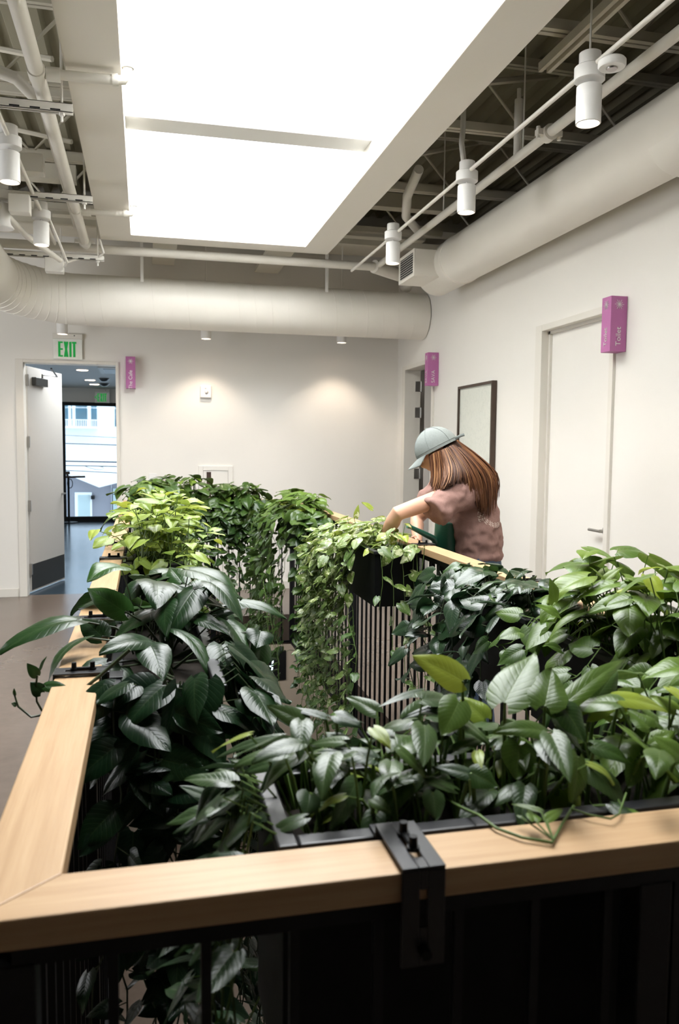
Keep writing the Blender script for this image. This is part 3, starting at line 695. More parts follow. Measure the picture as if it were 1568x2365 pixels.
for k in PL: planter(*PL[k], LB[k], h=.32 if k == 'N' else .25)
# clamps that carry them: a folded plate over the handrail with a slotted top and two knobs
def clamp(cx, cy, u, label, w=.05):
    u = Vector(u); v = Vector((-u.y, u.x, 0)); c = Vector((cx, cy, 0)); up = Vector((0, 0, 1))
    r = thing('rail_clamp', (cx, cy, 1.07), label, 'clamp', 'black clamps over the handrail'); t = .004; o, i_ = -.047, .062
    P = lambda a, s, z: c+u*a+v*s+up*z
    m = MB(); zt = 1.0745
    for s0, s1 in ((-w/2, -.006), (.006, w/2)): m.obox(P(o, s0, zt), u*(i_-o), v*(s1-s0), up*t)
    m.obox(P(o, -.006, zt), u*.022, v*.012, up*t); m.obox(P(i_-.03, -.006, zt), u*.03, v*.012, up*t)
    for s0, s1 in ((-w/2, -.0045), (.0045, w/2)): m.obox(P(o, s0, .965), u*t, v*(s1-s0), up*(zt-.965))
    m.obox(P(o, -.0045, 1.052), u*t, v*.009, up*(zt-1.052)); m.obox(P(o, -.0045, .965), u*t, v*.009, up*.045)
    m.obox(P(i_-t, -w/2, 1.0655), u*t, v*w, up*(zt-1.0655)); m.obox(P(i_-t, -w/2, 1.0625), u*.03, v*w, up*t)
    m.build('clamp_plate', M['clamp'], r, bevel=.0012)
    for a in (-.008, .028):
        p = P(a, 0, zt+t)
        MB().tube([p, p+up*.004, p+up*.004, p+up*.016], [.0075, .0075, .0052, .0048], 14).build('knob', M['black'], r, 40)
    p, q = P(-.012, 0, zt+t+.003), P(.032, 0, zt+t+.003)
    MB().tube([p, q], .0036, 8).build('tie_bar', M['black'], r, 40)
    p = P(o-.001, 0, .985); MB().tube([p, p-u*.012], [.007, .006], 12).build('side_screw', M['black'], r, 40)
for x, lb in ((.293, 'black clamp over the near handrail at the planter end'), (1.02, 'black clamp over the near handrail by the right corner')): clamp(x, .853, (0, 1, 0), lb)
for y, lb in ((1.70, 'first black clamp on the left handrail, under the dark trailing stem'), (2.235, 'second black clamp on the left handrail, under the large leaves'),
              (3.46, 'third black clamp on the left handrail, beside the lime plant'), (3.97, 'fourth black clamp on the left handrail, behind the lime plant'),
              (5.72, 'fifth black clamp on the left handrail, at the far plants'), (6.25, 'last black clamp on the left handrail, before the corner')):
    clamp(-.133, y, (1, 0, 0), lb)
for y, lb in ((3.72, 'black clamp on the right handrail by the green watering can'), (4.28, 'black clamp on the right handrail under the person\'s hand'), (1.75, 'black clamp on the right handrail at the front planter'), (2.6, 'black clamp on the right handrail below the heart shaped leaves')):
    clamp(1.3235, y, (-1, 0, 0), lb)
# ================================================================== FLOOR BELOW
struct(MB().box(-3.5, 5.5, 10.0, 10.1, -3.3, T).build('wall_lower', M['lowwall']), 'beige wall of the floor below')
m = MB(); m.box(-3.6, -3.5, -3, 10.1, -3.3, T); m.box(5.5, 5.6, -3, 10.1, -3.3, T); m.box(-3.5, 5.5, -3.1, -3, -3.3, T)
struct(m.build('wall_lower_side', M['lowwall']), 'side walls of the floor below')
struct(MB().box(-3.6, 5.6, -3.1, 10.1, -3.4, -3.3).build('floor_lower', M['floor']), 'floor of the level below')
q0, q1 = at(541, 1509, 'y', 9.95), at(661, 1570, 'y', 9.95)
r = thing('wall_clock', ((q0.x+q1.x)/2, 9.95, q1.z), 'black digital wall clock with white digits on the floor below', 'clock')
MB().box(q0.x, q1.x, 9.95, 9.998, q1.z, q0.z).build('clock_case', M['black'], r, bevel=.006)
seg = {'4': 'bcfg', '3': 'abcdg'}
def digit(ch, px):
    m = MB(); a, bq = at(px, 1520, 'y', 9.947), at(px+23, 1559, 'y', 9.947); x0, x1, zt, zb = a.x, bq.x, a.z, bq.z; zm = (zt+zb)/2; t = .016; sl = .02
    for s in seg[ch]:
        if s in 'adg':
            z = {'a': zt, 'g': zm, 'd': zb}[s]; k = {'a': sl, 'g': sl/2, 'd': 0}[s]; m.box(x0+.015+k, x1-.015+k, 9.945, 9.949, z-t/2, z+t/2)
        else:
            zlo, zhi = (zm, zt) if s in 'fb' else (zb, zm); xx = x0 if s in 'fe' else x1; k0, k1 = (sl/2, sl) if s in 'fb' else (0, sl/2)
            m.obox((xx-t/2+k0, 9.945, zlo+.012), (t, 0, 0), (0, .004, 0), (k1-k0, 0, zhi-zlo-.024))
    o = m.build('digit', M['digit'], r); o['label'] = 'glowing white digit'
digit('4', 574); digit('3', 604)
m = MB()
for py in (1530, 1548):
    p = at(556, py, 'y', 9.947); m.tube([p, p+Vector((0, -.004, 0))], .012, 12)
m.build('colon', M['digit'], r)
# ================================================================== CAFE BEYOND THE DOOR AND THE STREET
CZ = 2.73; WY = 17.5
m = MB(); m.box(-6.1, -6, YB+WT, WY, 0, 3); m.box(4.4, 4.5, YB+WT, WY, 0, 3)
struct(m.build('wall_cafe', M['wall']), 'side walls of the cafe')
struct(MB().box(-6, 4.4, YB+WT, WY+.2, CZ, CZ+.2).build('ceiling_cafe', M['white']), 'white ceiling of the cafe')
m = MB(); m.box(-6, 4.4, WY, WY+.18, 2.44, CZ); m.box(2.4, 4.4, WY, WY+.18, 0, 2.44)
struct(m.build('wall_window', M['wall']), 'wall above the cafe window')
w1 = thing('window_1', (-1, WY, 0), None, None, kind='structure')
m = MB()
m.box(-6, 2.4, WY-.03, WY+.05, 2.37, 2.44); m.box(-6, 2.4, WY-.03, WY+.05, 0, .10)
for x in (-5.9, -3.4, -1.585, .55, 2.36): m.box(x-.035, x+.035, WY-.03, WY+.05, .10, 2.37)
m.build('window_frame', M['black'], w1)
for x0, x1 in ((-5.865, -3.435), (-3.365, -1.62), (-1.55, .515), (.585, 2.325)):
    MB().box(x0, x1, WY+.005, WY+.012, .10, 2.37).build('pane', M['glass'], w1)
for px, py, lb in ((190, 855, 'glowing round downlight nearest the open door in the cafe ceiling'), (208, 878, 'second glowing downlight beyond the open door'), (218, 888, 'farthest glowing downlight by the cafe window')):
    q = at(px, py, 'z', CZ-.004)
    r = thing('downlight', q, lb, 'downlight'); MB().lathe([(.10, 0), (.105, .002), (.105, .0035)], q, 24).build('trim_ring', M['lampw'], r)
    MB().lathe([(.085, -.003), (.085, .001)], q, 24).build('light_disc', M['lamp'], r)
for px, py, lb in ((240, 882, 'nearer cone shaped fitting on the cafe ceiling'), (241, 893, 'farther cone shaped fitting on the cafe ceiling')):
    q = at(px, py, 'z', CZ-.06); finish(MB().lathe([(.03, 0), (.06, .012), (.10, .055), (.10, .058)], q, 20).build('ceiling_fitting', M['steel'], None, 40), lb, 'ceiling fitting')
q = at(245, 856, 'z', CZ-.004); r = thing('ceiling_vent', q, 'square white vent in the cafe ceiling seen through the door', 'vent')
MB().box(q.x-.1, q.x+.35, q.y-.5, q.y+.5, CZ-.012, CZ-.001).build('vent_frame', M['lampw'], r); MB().box(q.x-.03, q.x+.30, q.y-.36, q.y+.36, CZ-.016, CZ-.012).build('vent_core', M['dsteel'], r)
q0, q1 = at(218.5, 899, 'y', WY-.1), at(254, 931, 'y', WY-.1)
exitsign(q0.x, q1.x, WY-.1, q1.z, q0.z, 'distant EXIT sign with an arrow above the cafe window', True)
finish(MB().box((q0.x+q1.x)/2-.01, (q0.x+q1.x)/2+.01, WY-.13, WY-.11, q0.z, CZ).build('sign_hanger', M['white']), 'short rod holding the distant EXIT sign', 'rod')
# black stand by the window
p = at(163, 1200, 'y', 17.2); r = thing('floor_stand', (p.x, 17.2, 0), 'black pole stand with a short horizontal arm by the cafe window', 'stand'); X = p.x-.03
MB().lathe([(.17, 0), (.17, .015), (.03, .03)], (X, 17.2, .001), 24).build('base', M['black'], r, 40)
zt, za = at(163, 1092, 'y', 17.2).z, at(163, 1102, 'y', 17.2).z
MB().tube([(X, 17.2, .02), (X, 17.2, za)], .022, 12).build('pole', M['black'], r, 40)
MB().tube([(X-.05, 17.2, za), (at(197, 1102, 'y', 17.2).x, 17.2, za+.01)], .02, 10).build('arm', M['frame'], r, 40)
m = MB().tube([(X-.015, 17.2, za), (X-.015, 17.2, zt)], .02, 10); m.box(X-.05, X+.03, 17.16, 17.24, zt-.03, zt+.03).build('head', M['frame'], r, bevel=.006)
ringp = [Vector((X+.03, 17.2, za-.13))+Vector((math.cos(a)*.05, 0, math.sin(a)*.09)) for a in (2*math.pi*j/16 for j in range(17))]
MB().tube(ringp, .008, 6, caps=False).build('hook_ring', M['black'], r)
# ---- street
struct(MB().box(-40, 40, 18.4, 70, -3.7, -3.6).build('ground_street', M['ground']), 'street below the cafe window')
b1 = thing('apartment_building', (-2, 36, -3.6), 'overexposed white building with a balcony seen through the cafe window', 'building')
FYd = 34
MB().box(-16, 12, FYd, FYd+4, -3.6, 9).build('wall', M['facade'], b1)
def px_box(m, x0, y0, x1, y1, Y, d):
    a, c = at(x0, y0, 'y', Y), at(x1, y1, 'y', Y); return m.box(a.x, c.x, Y-d, Y, c.z, a.z)
for (x0, x1) in ((146, 158), (164, 167), (174, 202), (210, 224)): px_box(MB(), x0, 905, x1, 986, FYd+.02, .06).build('window', M['bluew'], b1)
px_box(MB(), 265, 900, 274, 985, FYd+.02, .06).build('window', M['bluew'], b1)
bal = px_box(MB(), 146, 987, 225, 991, FYd, 1.1).build('balcony', M['facade'], b1)
m = MB(); px_box(m, 146, 968, 224, 971, FYd-.95, .08); px_box(m, 146, 984, 224, 988, FYd-.95, .08)
for k in range(20): px_box(m, 148+k*4, 969, 150+k*4, 987, FYd-.96, .05)
m.build('balcony_rail', M['facade'], bal)
hs = thing('grey_house', (-1, 26, -3.6), 'grey house wall with a white door below the cafe window', 'house')
HY = 26
pts = [at(*p, 'y', HY) for p in ((140, 1090), (229, 1126), (300, 1108), (300, 1330), (140, 1330))]
m = MB(); m.rings([[p for p in pts], [p+Vector((0, .4, 0)) for p in pts]]); m.build('wall', M['siding'], hs)
dr_ = px_box(MB(), 173, 1137, 215, 1330, HY, .08).build('house_door', M['facade'], hs); px_box(MB(), 180, 1143, 208, 1192, HY-.08, .02).build('door_glass', M['pale'], dr_)
px_box(MB(), 257, 1119, 260, 1330, HY, .08).build('corner_board', M['facade'], hs); px_box(MB(), 261, 1128, 285, 1330, HY, .06).build('window', M['pale'], hs)
px_box(MB(), 211, 1144, 219, 1152, HY, .25).build('wall_lamp', M['black'], hs)
for (A, B_) in (((140, 1090), (229, 1126)), ((229, 1126), (300, 1108))):
    a, c = at(*A, 'y', HY-.5), at(*B_, 'y', HY-.5); MB().obox(a, c-a, (0, 5, .7), (0, 0, .12)).build('roof', M['roofw'], hs)
for (A, B_, rr, lb) in (((146, 1024), (276, 1028), .012, 'power line crossing the upper part of the cafe view'), ((146, 1065), (276, 1067.5), .02, 'darkest power line across the cafe window view'),
                        ((146, 1075), (276, 1077.5), .014, 'power line with the loop across the cafe window view'), ((146, 1086), (276, 1092.5), .012, 'lowest power line across the cafe window view'),
                        ((146, 1005), (276, 1011), .006, 'faint high power line outside the cafe window')):
    o = finish(MB().tube([at(*A, 'y', 22)+Vector((-3, 0, 0)), at(*A, 'y', 22), at(*B_, 'y', 22), at(*B_, 'y', 22)+Vector((3, 0, 0))], rr, 6).build('power_line', M['wire']), lb, 'power line')
    if 'loop' in lb: loop_line = o
lp = [at(x, y, 'y', 21.9) for x, y in ((197, 1077), (205, 1080), (220, 1084), (232, 1085), (240, 1082), (238, 1079), (228, 1077))]
MB().tube(lp, .008, 6).build('cable_loop', M['wire'], loop_line)
# ================================================================== PLANTS
TT = np.array([0, .05, .13, .25, .4, .55, .7, .84, .94, 1.])
WWH = np.array([.34, .66, .92, 1., .93, .78, .57, .33, .14, .012])
SHH = np.array([-.15, -.125, -.075, -.03, -.005, 0, 0, 0, 0, 0])
SS = np.array([-1, -.6, -.25, 0, .25, .6, 1.])
class Plant:
    def __init__(s, name, loc, label, cat, leafm, stemm='stem', seed=1, group='pothos plants in the railing planters'):
        s.rng = np.random.default_rng(seed); s.L = []; s.S = MB(); s.m = leafm; s.sm = stemm
        s.root = thing(name, loc, label, cat, group)
    def leaf(s, base, tip, w, nrm, bend=.5, fold=.28, tone=.3, wav=.05):
        s.L.append((*base, *tip, w, *nrm, bend, fold, tone, wav, s.rng.uniform(0, 6.28)))
    def stem(s, pts, r=.0022, n=5): s.S.tube(pts, r, n)
    def build(s):
        A = np.array(s.L); n = len(A); b, t = A[:, 0:3], A[:, 3:6]; w = A[:, 6]; nr = A[:, 7:10]
        bend, fold, tone, wav, ph = A[:, 10], A[:, 11], A[:, 12], A[:, 13], A[:, 14]
        ch = t-b; L = np.linalg.norm(ch, axis=1); d = ch/L[:, None]
        nn = nr-d*np.sum(nr*d, 1)[:, None]; nn /= np.maximum(np.linalg.norm(nn, axis=1), 1e-6)[:, None]; side = np.cross(d, nn)
        fine = np.linspace(0, 1, 41); phi = bend[:, None]*(.5-fine[None])
        cx = np.cumsum(np.cos(phi), 1)-np.cos(phi); cy = np.cumsum(np.sin(phi), 1)-np.sin(phi)
        K = np.cos(phi).sum(1)[:, None]; cx = cx/cx[:, -1:]; cy = cy/K
        R_, Q = len(TT), len(SS); idx = np.round(TT*40).astype(int)
        cx, cy, ph_ = cx[:, idx]*L[:, None], cy[:, idx]*L[:, None], phi[:, idx]
        V = np.zeros((n, R_, Q, 3))
        Tg = d[:, None]*np.cos(ph_)[..., None]+nn[:, None]*np.sin(ph_)[..., None]
        Nn = nn[:, None]*np.cos(ph_)[..., None]-d[:, None]*np.sin(ph_)[..., None]
        cen = b[:, None]+d[:, None]*cx[..., None]+nn[:, None]*cy[..., None]
        hw = w[:, None]*.5*WWH[None]
        x = hw[:, :, None]*SS[None, None]
        sh = (SHH*1.)[None, :, None]*(SS**2)[None, None]*L[:, None, None]
        z = fold[:, None, None]*np.abs(x)-.55*(np.abs(SS)**3)[None, None]*hw[:, :, None]*.5 + \
            wav[:, None, None]*w[:, None, None]*np.sin(TT*9+0)[None, :, None]*np.abs(SS)[None, None]*np.sin(ph)[:, None, None] + \
            wav[:, None, None]*w[:, None, None]*(SS*np.abs(SS))[None, None]*np.cos(ph)[:, None, None]*(TT*1.6)[None, :, None]
        V = cen[:, :, None]+side[:, None, None]*x[..., None]+Nn[:, :, None]*z[..., None]+Tg[:, :, None]*sh[..., None]
        V = V.reshape(-1, 3)
        i, j = np.meshgrid(np.arange(R_-1), np.arange(Q-1), indexing='ij'); q0 = (i*Q+j).ravel()
        F = np.stack([q0, q0+1, q0+Q+1, q0+Q], 1)[None]+(np.arange(n)*R_*Q)[:, None, None]; F = F.reshape(-1, 4)
        me = bpy.data.meshes.new('foliage'); nf = len(F)
        me.vertices.add(len(V)); me.vertices.foreach_set('co', V.ravel().astype(np.float32))
        me.loops.add(nf*4); me.loops.foreach_set('vertex_index', F.ravel().astype(np.int32))
        me.polygons.add(nf); me.polygons.foreach_set('loop_start', np.arange(0, nf*4, 4, dtype=np.int32))
        me.update(calc_edges=True); me.validate()
        uvv = np.stack(np.meshgrid(TT, SS*.5+.5, indexing='ij')[::-1], -1).reshape(-1, 2)
        ul = me.uv_layers.new(name='UVMap'); ul.data.foreach_set('uv', np.tile(uvv, (n, 1))[F.ravel()].ravel().astype(np.float32))
        at_ = me.attributes.new('tone', 'FLOAT', 'POINT'); at_.data.foreach_set('value', np.repeat(tone, R_*Q).astype(np.float32))
        me.shade_smooth(); me.materials.append(s.m)
        o = bpy.data.objects.new('foliage', me); C.objects.link(o); o.parent = s.root; o.matrix_parent_inverse = Matrix.Translation(-s.root.location)
        s.S.build('stems', M[s.sm], s.root, 60)
        return s.root
    # -------- random growth
    def mound(s, rect, n, Lr, hr, lean=(0, 0, 0), tone=(.1, .5), wl=.72, spread=1.0, z0=1.03, dip=(.0, .8), rmin=.12):
        x0, x1, y0, y1 = rect; g = s.rng; lean = np.array(lean)
        for k in range(n):
            root = np.array([g.uniform(x0+.03, x1-.03), g.uniform(y0+.03, y1-.03), z0])
            az = g.uniform(0, 2*math.pi); th = abs(g.normal(0, .62))*spread; th = min(th, 1.5)
            h = g.uniform(*hr); out = np.array([math.cos(az), math.sin(az), 0])
            v = out*math.sin(th)+np.array([0, 0, 1])*math.cos(th)+lean; v /= np.linalg.norm(v)
            base = root+v*h
            if base[2] < z0+.02 and x0-.02 < base[0] < x1+.02 and y0-.02 < base[1] < y1+.02: base[2] = z0+.03
            o2 = v*np.array([1, 1, 0]); nrm_ = np.linalg.norm(o2); o2 = o2/nrm_ if nrm_ > .15 else out
            a2 = g.normal(0, .5); o2 = np.array([o2[0]*math.cos(a2)-o2[1]*math.sin(a2), o2[0]*math.sin(a2)+o2[1]*math.cos(a2), 0])
            dz = -g.uniform(*dip)-.35*math.sin(th)
            dd = o2+np.array([0, 0, dz]); dd /= np.linalg.norm(dd)
            L = g.uniform(*Lr); nr = np.array([0, 0, 1.])+o2*.55+g.normal(0, .22, 3)
            young = g.random() < .12
            tn = g.uniform(*tone)*.8+.2*tone[1]*max(0, math.cos(th)) if not young else min(1, tone[1]+.3)
            if young: L *= .7
            s.leaf(base, base+dd*L, L*wl*g.uniform(.85, 1.12), nr, g.uniform(.2, 1.0), g.uniform(.12, .42), tn)
            mid = root*.45+base*.55+np.array([0, 0, h*.14])
            s.stem([root, mid, base], [.0022, .0018, .0014], 4)
    def trail(s, p0, inward, length, Lr, step=.04, tone=(.05, .4), wl=.75, wander=.05, bulge=.06):
        g = s.rng; inw = np.array(inward, float); lat = np.array([-inw[1], inw[0], 0]); p = np.array(p0, float)
        k = max(4, int(length/.07)); pts = [p.copy(), p+inw*.03+np.array([0, 0, .02]), p+inw*bulge+np.array([0, 0, -.03])]; ww = 0
        for i in range(k):
            ww += g.normal(0, wander*.35); f = (i+1)/k
            pts.append(p+inw*(bulge+g.normal(0, .008)+.03*math.sin(f*3))+lat*ww+np.array([0, 0, -.03-length*f]))
        s.stem(pts, .0018, 4)
        P = np.array(pts); seg = np.linalg.norm(np.diff(P, axis=0), axis=1); cum = np.concatenate([[0], np.cumsum(seg)]); t = step*g.random(); sgn = 1
        while t < cum[-1]:
            q = np.array([np.interp(t, cum, P[:, c]) for c in range(3)]); sgn = -sgn
            o = inw*g.uniform(.0, .9)+lat*sgn*g.uniform(.2, 1.2)+np.array([0, 0, g.uniform(-.2, .4)]); o /= np.linalg.norm(o)
            base = q+o*g.uniform(.015, .045)
            dd = o*np.array([1, 1, .2])*g.uniform(.4, 1.0)+lat*g.normal(0, .35)+np.array([0, 0, -g.uniform(.0, .95)]); dd /= np.linalg.norm(dd)
            L = g.uniform(*Lr)*(1-.35*t/cum[-1]); nr = inw*.7+np.array([0, 0, .9])+g.normal(0, .45, 3)
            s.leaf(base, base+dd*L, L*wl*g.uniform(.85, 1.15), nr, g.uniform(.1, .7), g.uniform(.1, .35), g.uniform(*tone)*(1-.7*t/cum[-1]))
            s.stem([q, base], .0012, 3); t += step*g.uniform(.6, 1.4)
    def hero(s, b, t, wpx, axis, vb, vt=None, nrm=(0, -.35, 1), bend=.5, tone=.3, fold=.25, root=None, wav=.05):
        B = at(*b, axis, vb); T_ = at(*t, axis, vb if vt is None else vt)
        dep = (np.array(B)-CAMP) @ FWD
        s.leaf(B, T_, wpx*dep/FPX, nrm, bend, fold, tone, wav)
        if root is not None:
            r0 = Vector(root); s.stem([r0, r0.lerp(B, .6)+Vector((0, 0, .02)), B], [.004, .003, .002], 6)
def ctr(k): x0, x1, y0, y1 = PL[k]; return Vector(((x0+x1)/2, (y0+y1)/2, 1.02))
# ---- left rail, nearest: big dark leaves
p = Plant('pothos_plant', ctr('L1'), 'dark green pothos with huge glossy leaves on the left rail', 'plant', L_DEEP, 'dstem', 11)
R1_ = (.06, 1.95, 1.02)
for b, t, w, yb, yt, nr, bd, tn in [
    ((176, 1432), (0, 1513), 80, 1.95, 1.85, (-.1, -.25, 1), .8, .25), ((236, 1470), (188, 1428), 62, 1.93, 2.0, (-.3, -.6, .8), .5, .15),
    ((196, 1472), (112, 1580), 58, 1.85, 1.75, (-.6, -.3, .8), 1.1, .3), ((352, 1482), (228, 1512), 70, 1.85, 1.72, (.1, -.5, 1), .7, .12),
    ((348, 1492), (377, 1574), 82, 1.8, 1.7, (.1, -.7, .8), .5, .1), ((345, 1372), (446, 1362), 66, 2.05, 2.05, (0, -.5, 1), .7, .15),
    ((452, 1375), (498, 1322), 62, 2.1, 2.2, (-.2, -.8, .4), .4, .38), ((487, 1345), (560, 1444), 66, 2.0, 1.9, (.35, -.5, .9), .9, .15),
    ((512, 1490), (537, 1594), 82, 1.85, 1.75, (.2, -.7, .7), .6, .12), ((398, 1452), (484, 1566), 55, 1.9, 1.75, (.5, -.4, .8), 1.0, .2),
    ((372, 1596), (330, 1676), 92, 1.75, 1.68, (.1, -.8, .6), .4, .1), ((248, 1532), (163, 1604), 74, 1.78, 1.7, (-.2, -.8, .5), .6, .12),
    ((288, 1412), (203, 1358), 62, 1.95, 2.05, (-.2, -.8, .3), .6, .45), ((602, 1458), (592, 1498), 66, 1.95, 1.9, (.2, -.5, 1), .4, .08),
    ((590, 1536), (556, 1588), 72, 1.9, 1.85, (.1, -.8, .5), .3, .18), ((603, 1485), (594, 1560), 62, 1.95, 1.9, (.3, -.8, .3), .3, .3),
    ((552, 1388), (662, 1430), 42, 2.05, 2.0, (.2, -.4, 1), .6, .25), ((330, 1345), (290, 1395), 60, 2.05, 2.0, (-.2, -.6, .8), .5, .12),
    ((385, 1390), (385, 1470), 58, 1.95, 1.85, (-.5, -.5, .7), .6, .15), ((260, 1660), (257, 1792), 112, 1.68, 1.62, (.2, -.7, .5), .5, .05),
    ((400, 1668), (384, 1765), 100, 1.72, 1.65, (.3, -.7, .5), .5, .08), ((455, 1686), (552, 1706), 48, 1.75, 1.75, (.2, -.5, .9), .5, .2),
    ((450, 1640), (535, 1648), 48, 1.8, 1.78, (.2, -.5, .9), .5, .15), ((280, 1540), (246, 1620), 74, 1.75, 1.68, (.2, -.8, .4), .4, .1),
    ((300, 1700), (280, 1800), 80, 1.7, 1.65, (.5, -.6, .4), .5, .05), ((430, 1790), (370, 1850), 70, 1.65, 1.6, (.2, -.6, .6), .5, .05),
    ((445, 1425), (530, 1470), 52, 1.98, 1.9, (.1, -.5, .9), .8, .2), ((420, 1345), (390, 1310), 50, 2.2, 2.3, (0, -.7, .5), .4, .3),
    ((240, 1690), (215, 1780), 70, 1.6, 1.55, (.3, -.7, .4), .4, .04), ((500, 1420), (590, 1395), 45, 2.1, 2.15, (.2, -.4, 1), .7, .2)]:
    p.hero(b, t, w, 'y', yb, yt, nr, bd, tn, .22, root=(R1_[0], yb+.03, 1.02))
p.mound((-.06, .15, 1.95, 2.34), 22, (.12, .18), (.08, .24), (.15, 0, 0), (.05, .3), .6, 1.0)
for k in range(16): p.trail((.15, 1.60+k*.047, 1.06), (1, 0, 0), p.rng.uniform(.5, 1.3), (.08, .14), .07, (.0, .12), .68, .06, .07)  # hanging leaves toned darkest to imitate shade below the mound
for k in range(9): p.trail((-.06+k*.025, 1.60, 1.06), (0, -1, 0), p.rng.uniform(.5, 1.2), (.06, .11), .06, (.0, .1), .68, .05, .05)  # same darkened tones, shade put into the leaf colour
tp = [at(x, y, 'y', 1.62) for x, y in ((300, 1500), (232, 1560), (150, 1625), (112, 1648), (72, 1656), (42, 1632), (32, 1600))]
p.stem(tp, [.004, .0035, .003, .0028, .0024, .002, .0016], 6)
for b, t, w, tn in (((85, 1560), (62, 1532), 26, .3), ((92, 1545), (108, 1516), 10, .5), ((95, 1600), (70, 1575), 34, .15), ((105, 1585), (160, 1590), 30, .35), ((34, 1605), (33, 1590), 9, .5), ((38, 1628), (26, 1624), 12, .3)):
    p.hero(b, t, w, 'y', 1.62, None, (-.3, -.6, .7), .5, tn)
p.stem([at(x, y, 'y', 1.62) for x, y in ((97, 1642), (85, 1620), (82, 1590), (86, 1560))], .002, 5)
p.build()
# ---- left rail, middle: lime pothos
p = Plant('pothos_plant', ctr('L2'), 'bright lime green pothos mound on the left rail', 'plant', L_LIME, 'stem', 21)
p.mound(PL['L2'], 190, (.055, .105), (.08, .31), (.12, -.05, 0), (.3, .9), .74, 1.0, dip=(-.3, .5))
p.mound((-.05, .25, 3.3, 3.7), 60, (.05, .09), (.05, .22), (.2, -.25, 0), (.3, .8), .74, 1.15, dip=(-.3, .5))
for k in range(6): p.trail((.13, 3.36+k*.12, 1.06), (1, 0, 0), p.rng.uniform(.12, .3), (.07, .1), .05, (.3, .7))
for k in range(3): p.trail((-.04+.07*k, 3.34, 1.06), (0, -1, 0), p.rng.uniform(.06, .16), (.06, .09), .05, (.3, .8), .75, .03, .05)
p.stem([at(x, y, 'y', 3.95) for x, y in ((300, 1230), (262, 1240), (247, 1248))], .0016, 4)
for b, t in (((255, 1236), (243, 1226)), ((252, 1250), (240, 1258)), ((262, 1228), (272, 1216))): p.hero(b, t, 15, 'y', 3.95, None, (0, -.6, .8), .3, .6)
p.build()
# ---- left rail, far end
p = Plant('pothos_plant', ctr('L3'), 'dark bushy pothos at the far left corner of the railing', 'plant', L_MID, 'stem', 31)
p.mound(PL['L3'], 120, (.10, .17), (.08, .28), (.05, 0, 0), (.1, .5), .72, 1.0)
for k in range(8): p.trail((.15, 5.6+k*.11, 1.06), (1, 0, 0), p.rng.uniform(.3, .8), (.09, .13), .055, (.05, .35), .75, .05, .08)
for b, t, w in (((300, 1190), (262, 1202), 22), ((310, 1150), (285, 1138), 20), ((300, 1140), (330, 1126), 18)): p.hero(b, t, w, 'y', 5.85, None, (-.2, -.4, 1), .6, .2)
p.build()
# ---- far rail, two plants with long curtains of vines
for key, lab, tn, sd, nv_, big in (('B1', 'tall dark pothos on the left half of the far rail with hanging vines', (.12, .5), 41, 13, 120), ('B2', 'dense pothos on the right half of the far rail trailing thin vines', (.12, .45), 42, 13, 110)):
    p = Plant('pothos_plant', ctr(key), lab, 'plant', L_MID, 'stem', sd)
    x0, x1, y0, y1 = PL[key]
    p.mound(PL[key], big, (.09, .15), (.08, .27 if key == 'B1' else .2), (0, -.12, 0), tn, .74, .95)
    for k in range(nv_):
        f = k/(nv_-1); ln = (1.05-.5*f if key == 'B1' else .55+.55*p.rng.random())*p.rng.uniform(.8, 1.15)
        p.trail((x0+.02+(x1-x0-.04)*f, y0-.01, 1.06), (0, -1, 0), ln, (.085, .13) if key == 'B1' else (.06, .10), .05, (tn[0], tn[1]), .76, .05, .07)
    for k in range(14): p.trail((x0+.02+(x1-x0-.04)*p.rng.random(), y0-.0, 1.06), (0, -1, 0), p.rng.uniform(.2, .4), (.09, .13), .045, (tn[0], tn[1]), .76, .06, .09)
    p.build()
# ---- right rail, far
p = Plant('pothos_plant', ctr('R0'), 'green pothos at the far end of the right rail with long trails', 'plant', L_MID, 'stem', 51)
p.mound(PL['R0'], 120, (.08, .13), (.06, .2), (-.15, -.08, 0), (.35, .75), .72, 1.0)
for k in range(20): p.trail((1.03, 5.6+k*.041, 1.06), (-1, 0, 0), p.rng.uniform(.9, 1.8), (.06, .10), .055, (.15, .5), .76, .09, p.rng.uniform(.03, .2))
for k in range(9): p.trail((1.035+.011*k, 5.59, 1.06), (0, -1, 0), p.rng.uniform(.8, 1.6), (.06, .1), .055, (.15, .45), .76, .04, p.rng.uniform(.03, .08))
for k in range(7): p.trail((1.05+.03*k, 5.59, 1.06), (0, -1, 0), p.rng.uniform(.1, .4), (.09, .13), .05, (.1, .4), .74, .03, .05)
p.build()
# ---- right rail, middle: variegated with the curtain of vines
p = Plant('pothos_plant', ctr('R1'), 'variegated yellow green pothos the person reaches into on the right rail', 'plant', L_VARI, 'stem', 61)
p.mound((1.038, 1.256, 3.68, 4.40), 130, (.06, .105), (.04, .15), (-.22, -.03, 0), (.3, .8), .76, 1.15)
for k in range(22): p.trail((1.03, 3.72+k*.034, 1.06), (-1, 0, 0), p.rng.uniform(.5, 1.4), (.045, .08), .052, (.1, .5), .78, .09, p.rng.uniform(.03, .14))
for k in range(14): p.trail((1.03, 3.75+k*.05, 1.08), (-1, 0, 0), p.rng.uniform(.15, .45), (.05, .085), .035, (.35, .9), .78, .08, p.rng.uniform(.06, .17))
for x, ln in ((1.06, .25), (1.12, .5), (1.16, .62), (1.22, .75), (1.27, .95), (1.235, .3)): p.trail((x, 3.60, 1.07), (0, -1, 0), ln, (.065, .095), .12, (.2, .5), .74, .012, .02)
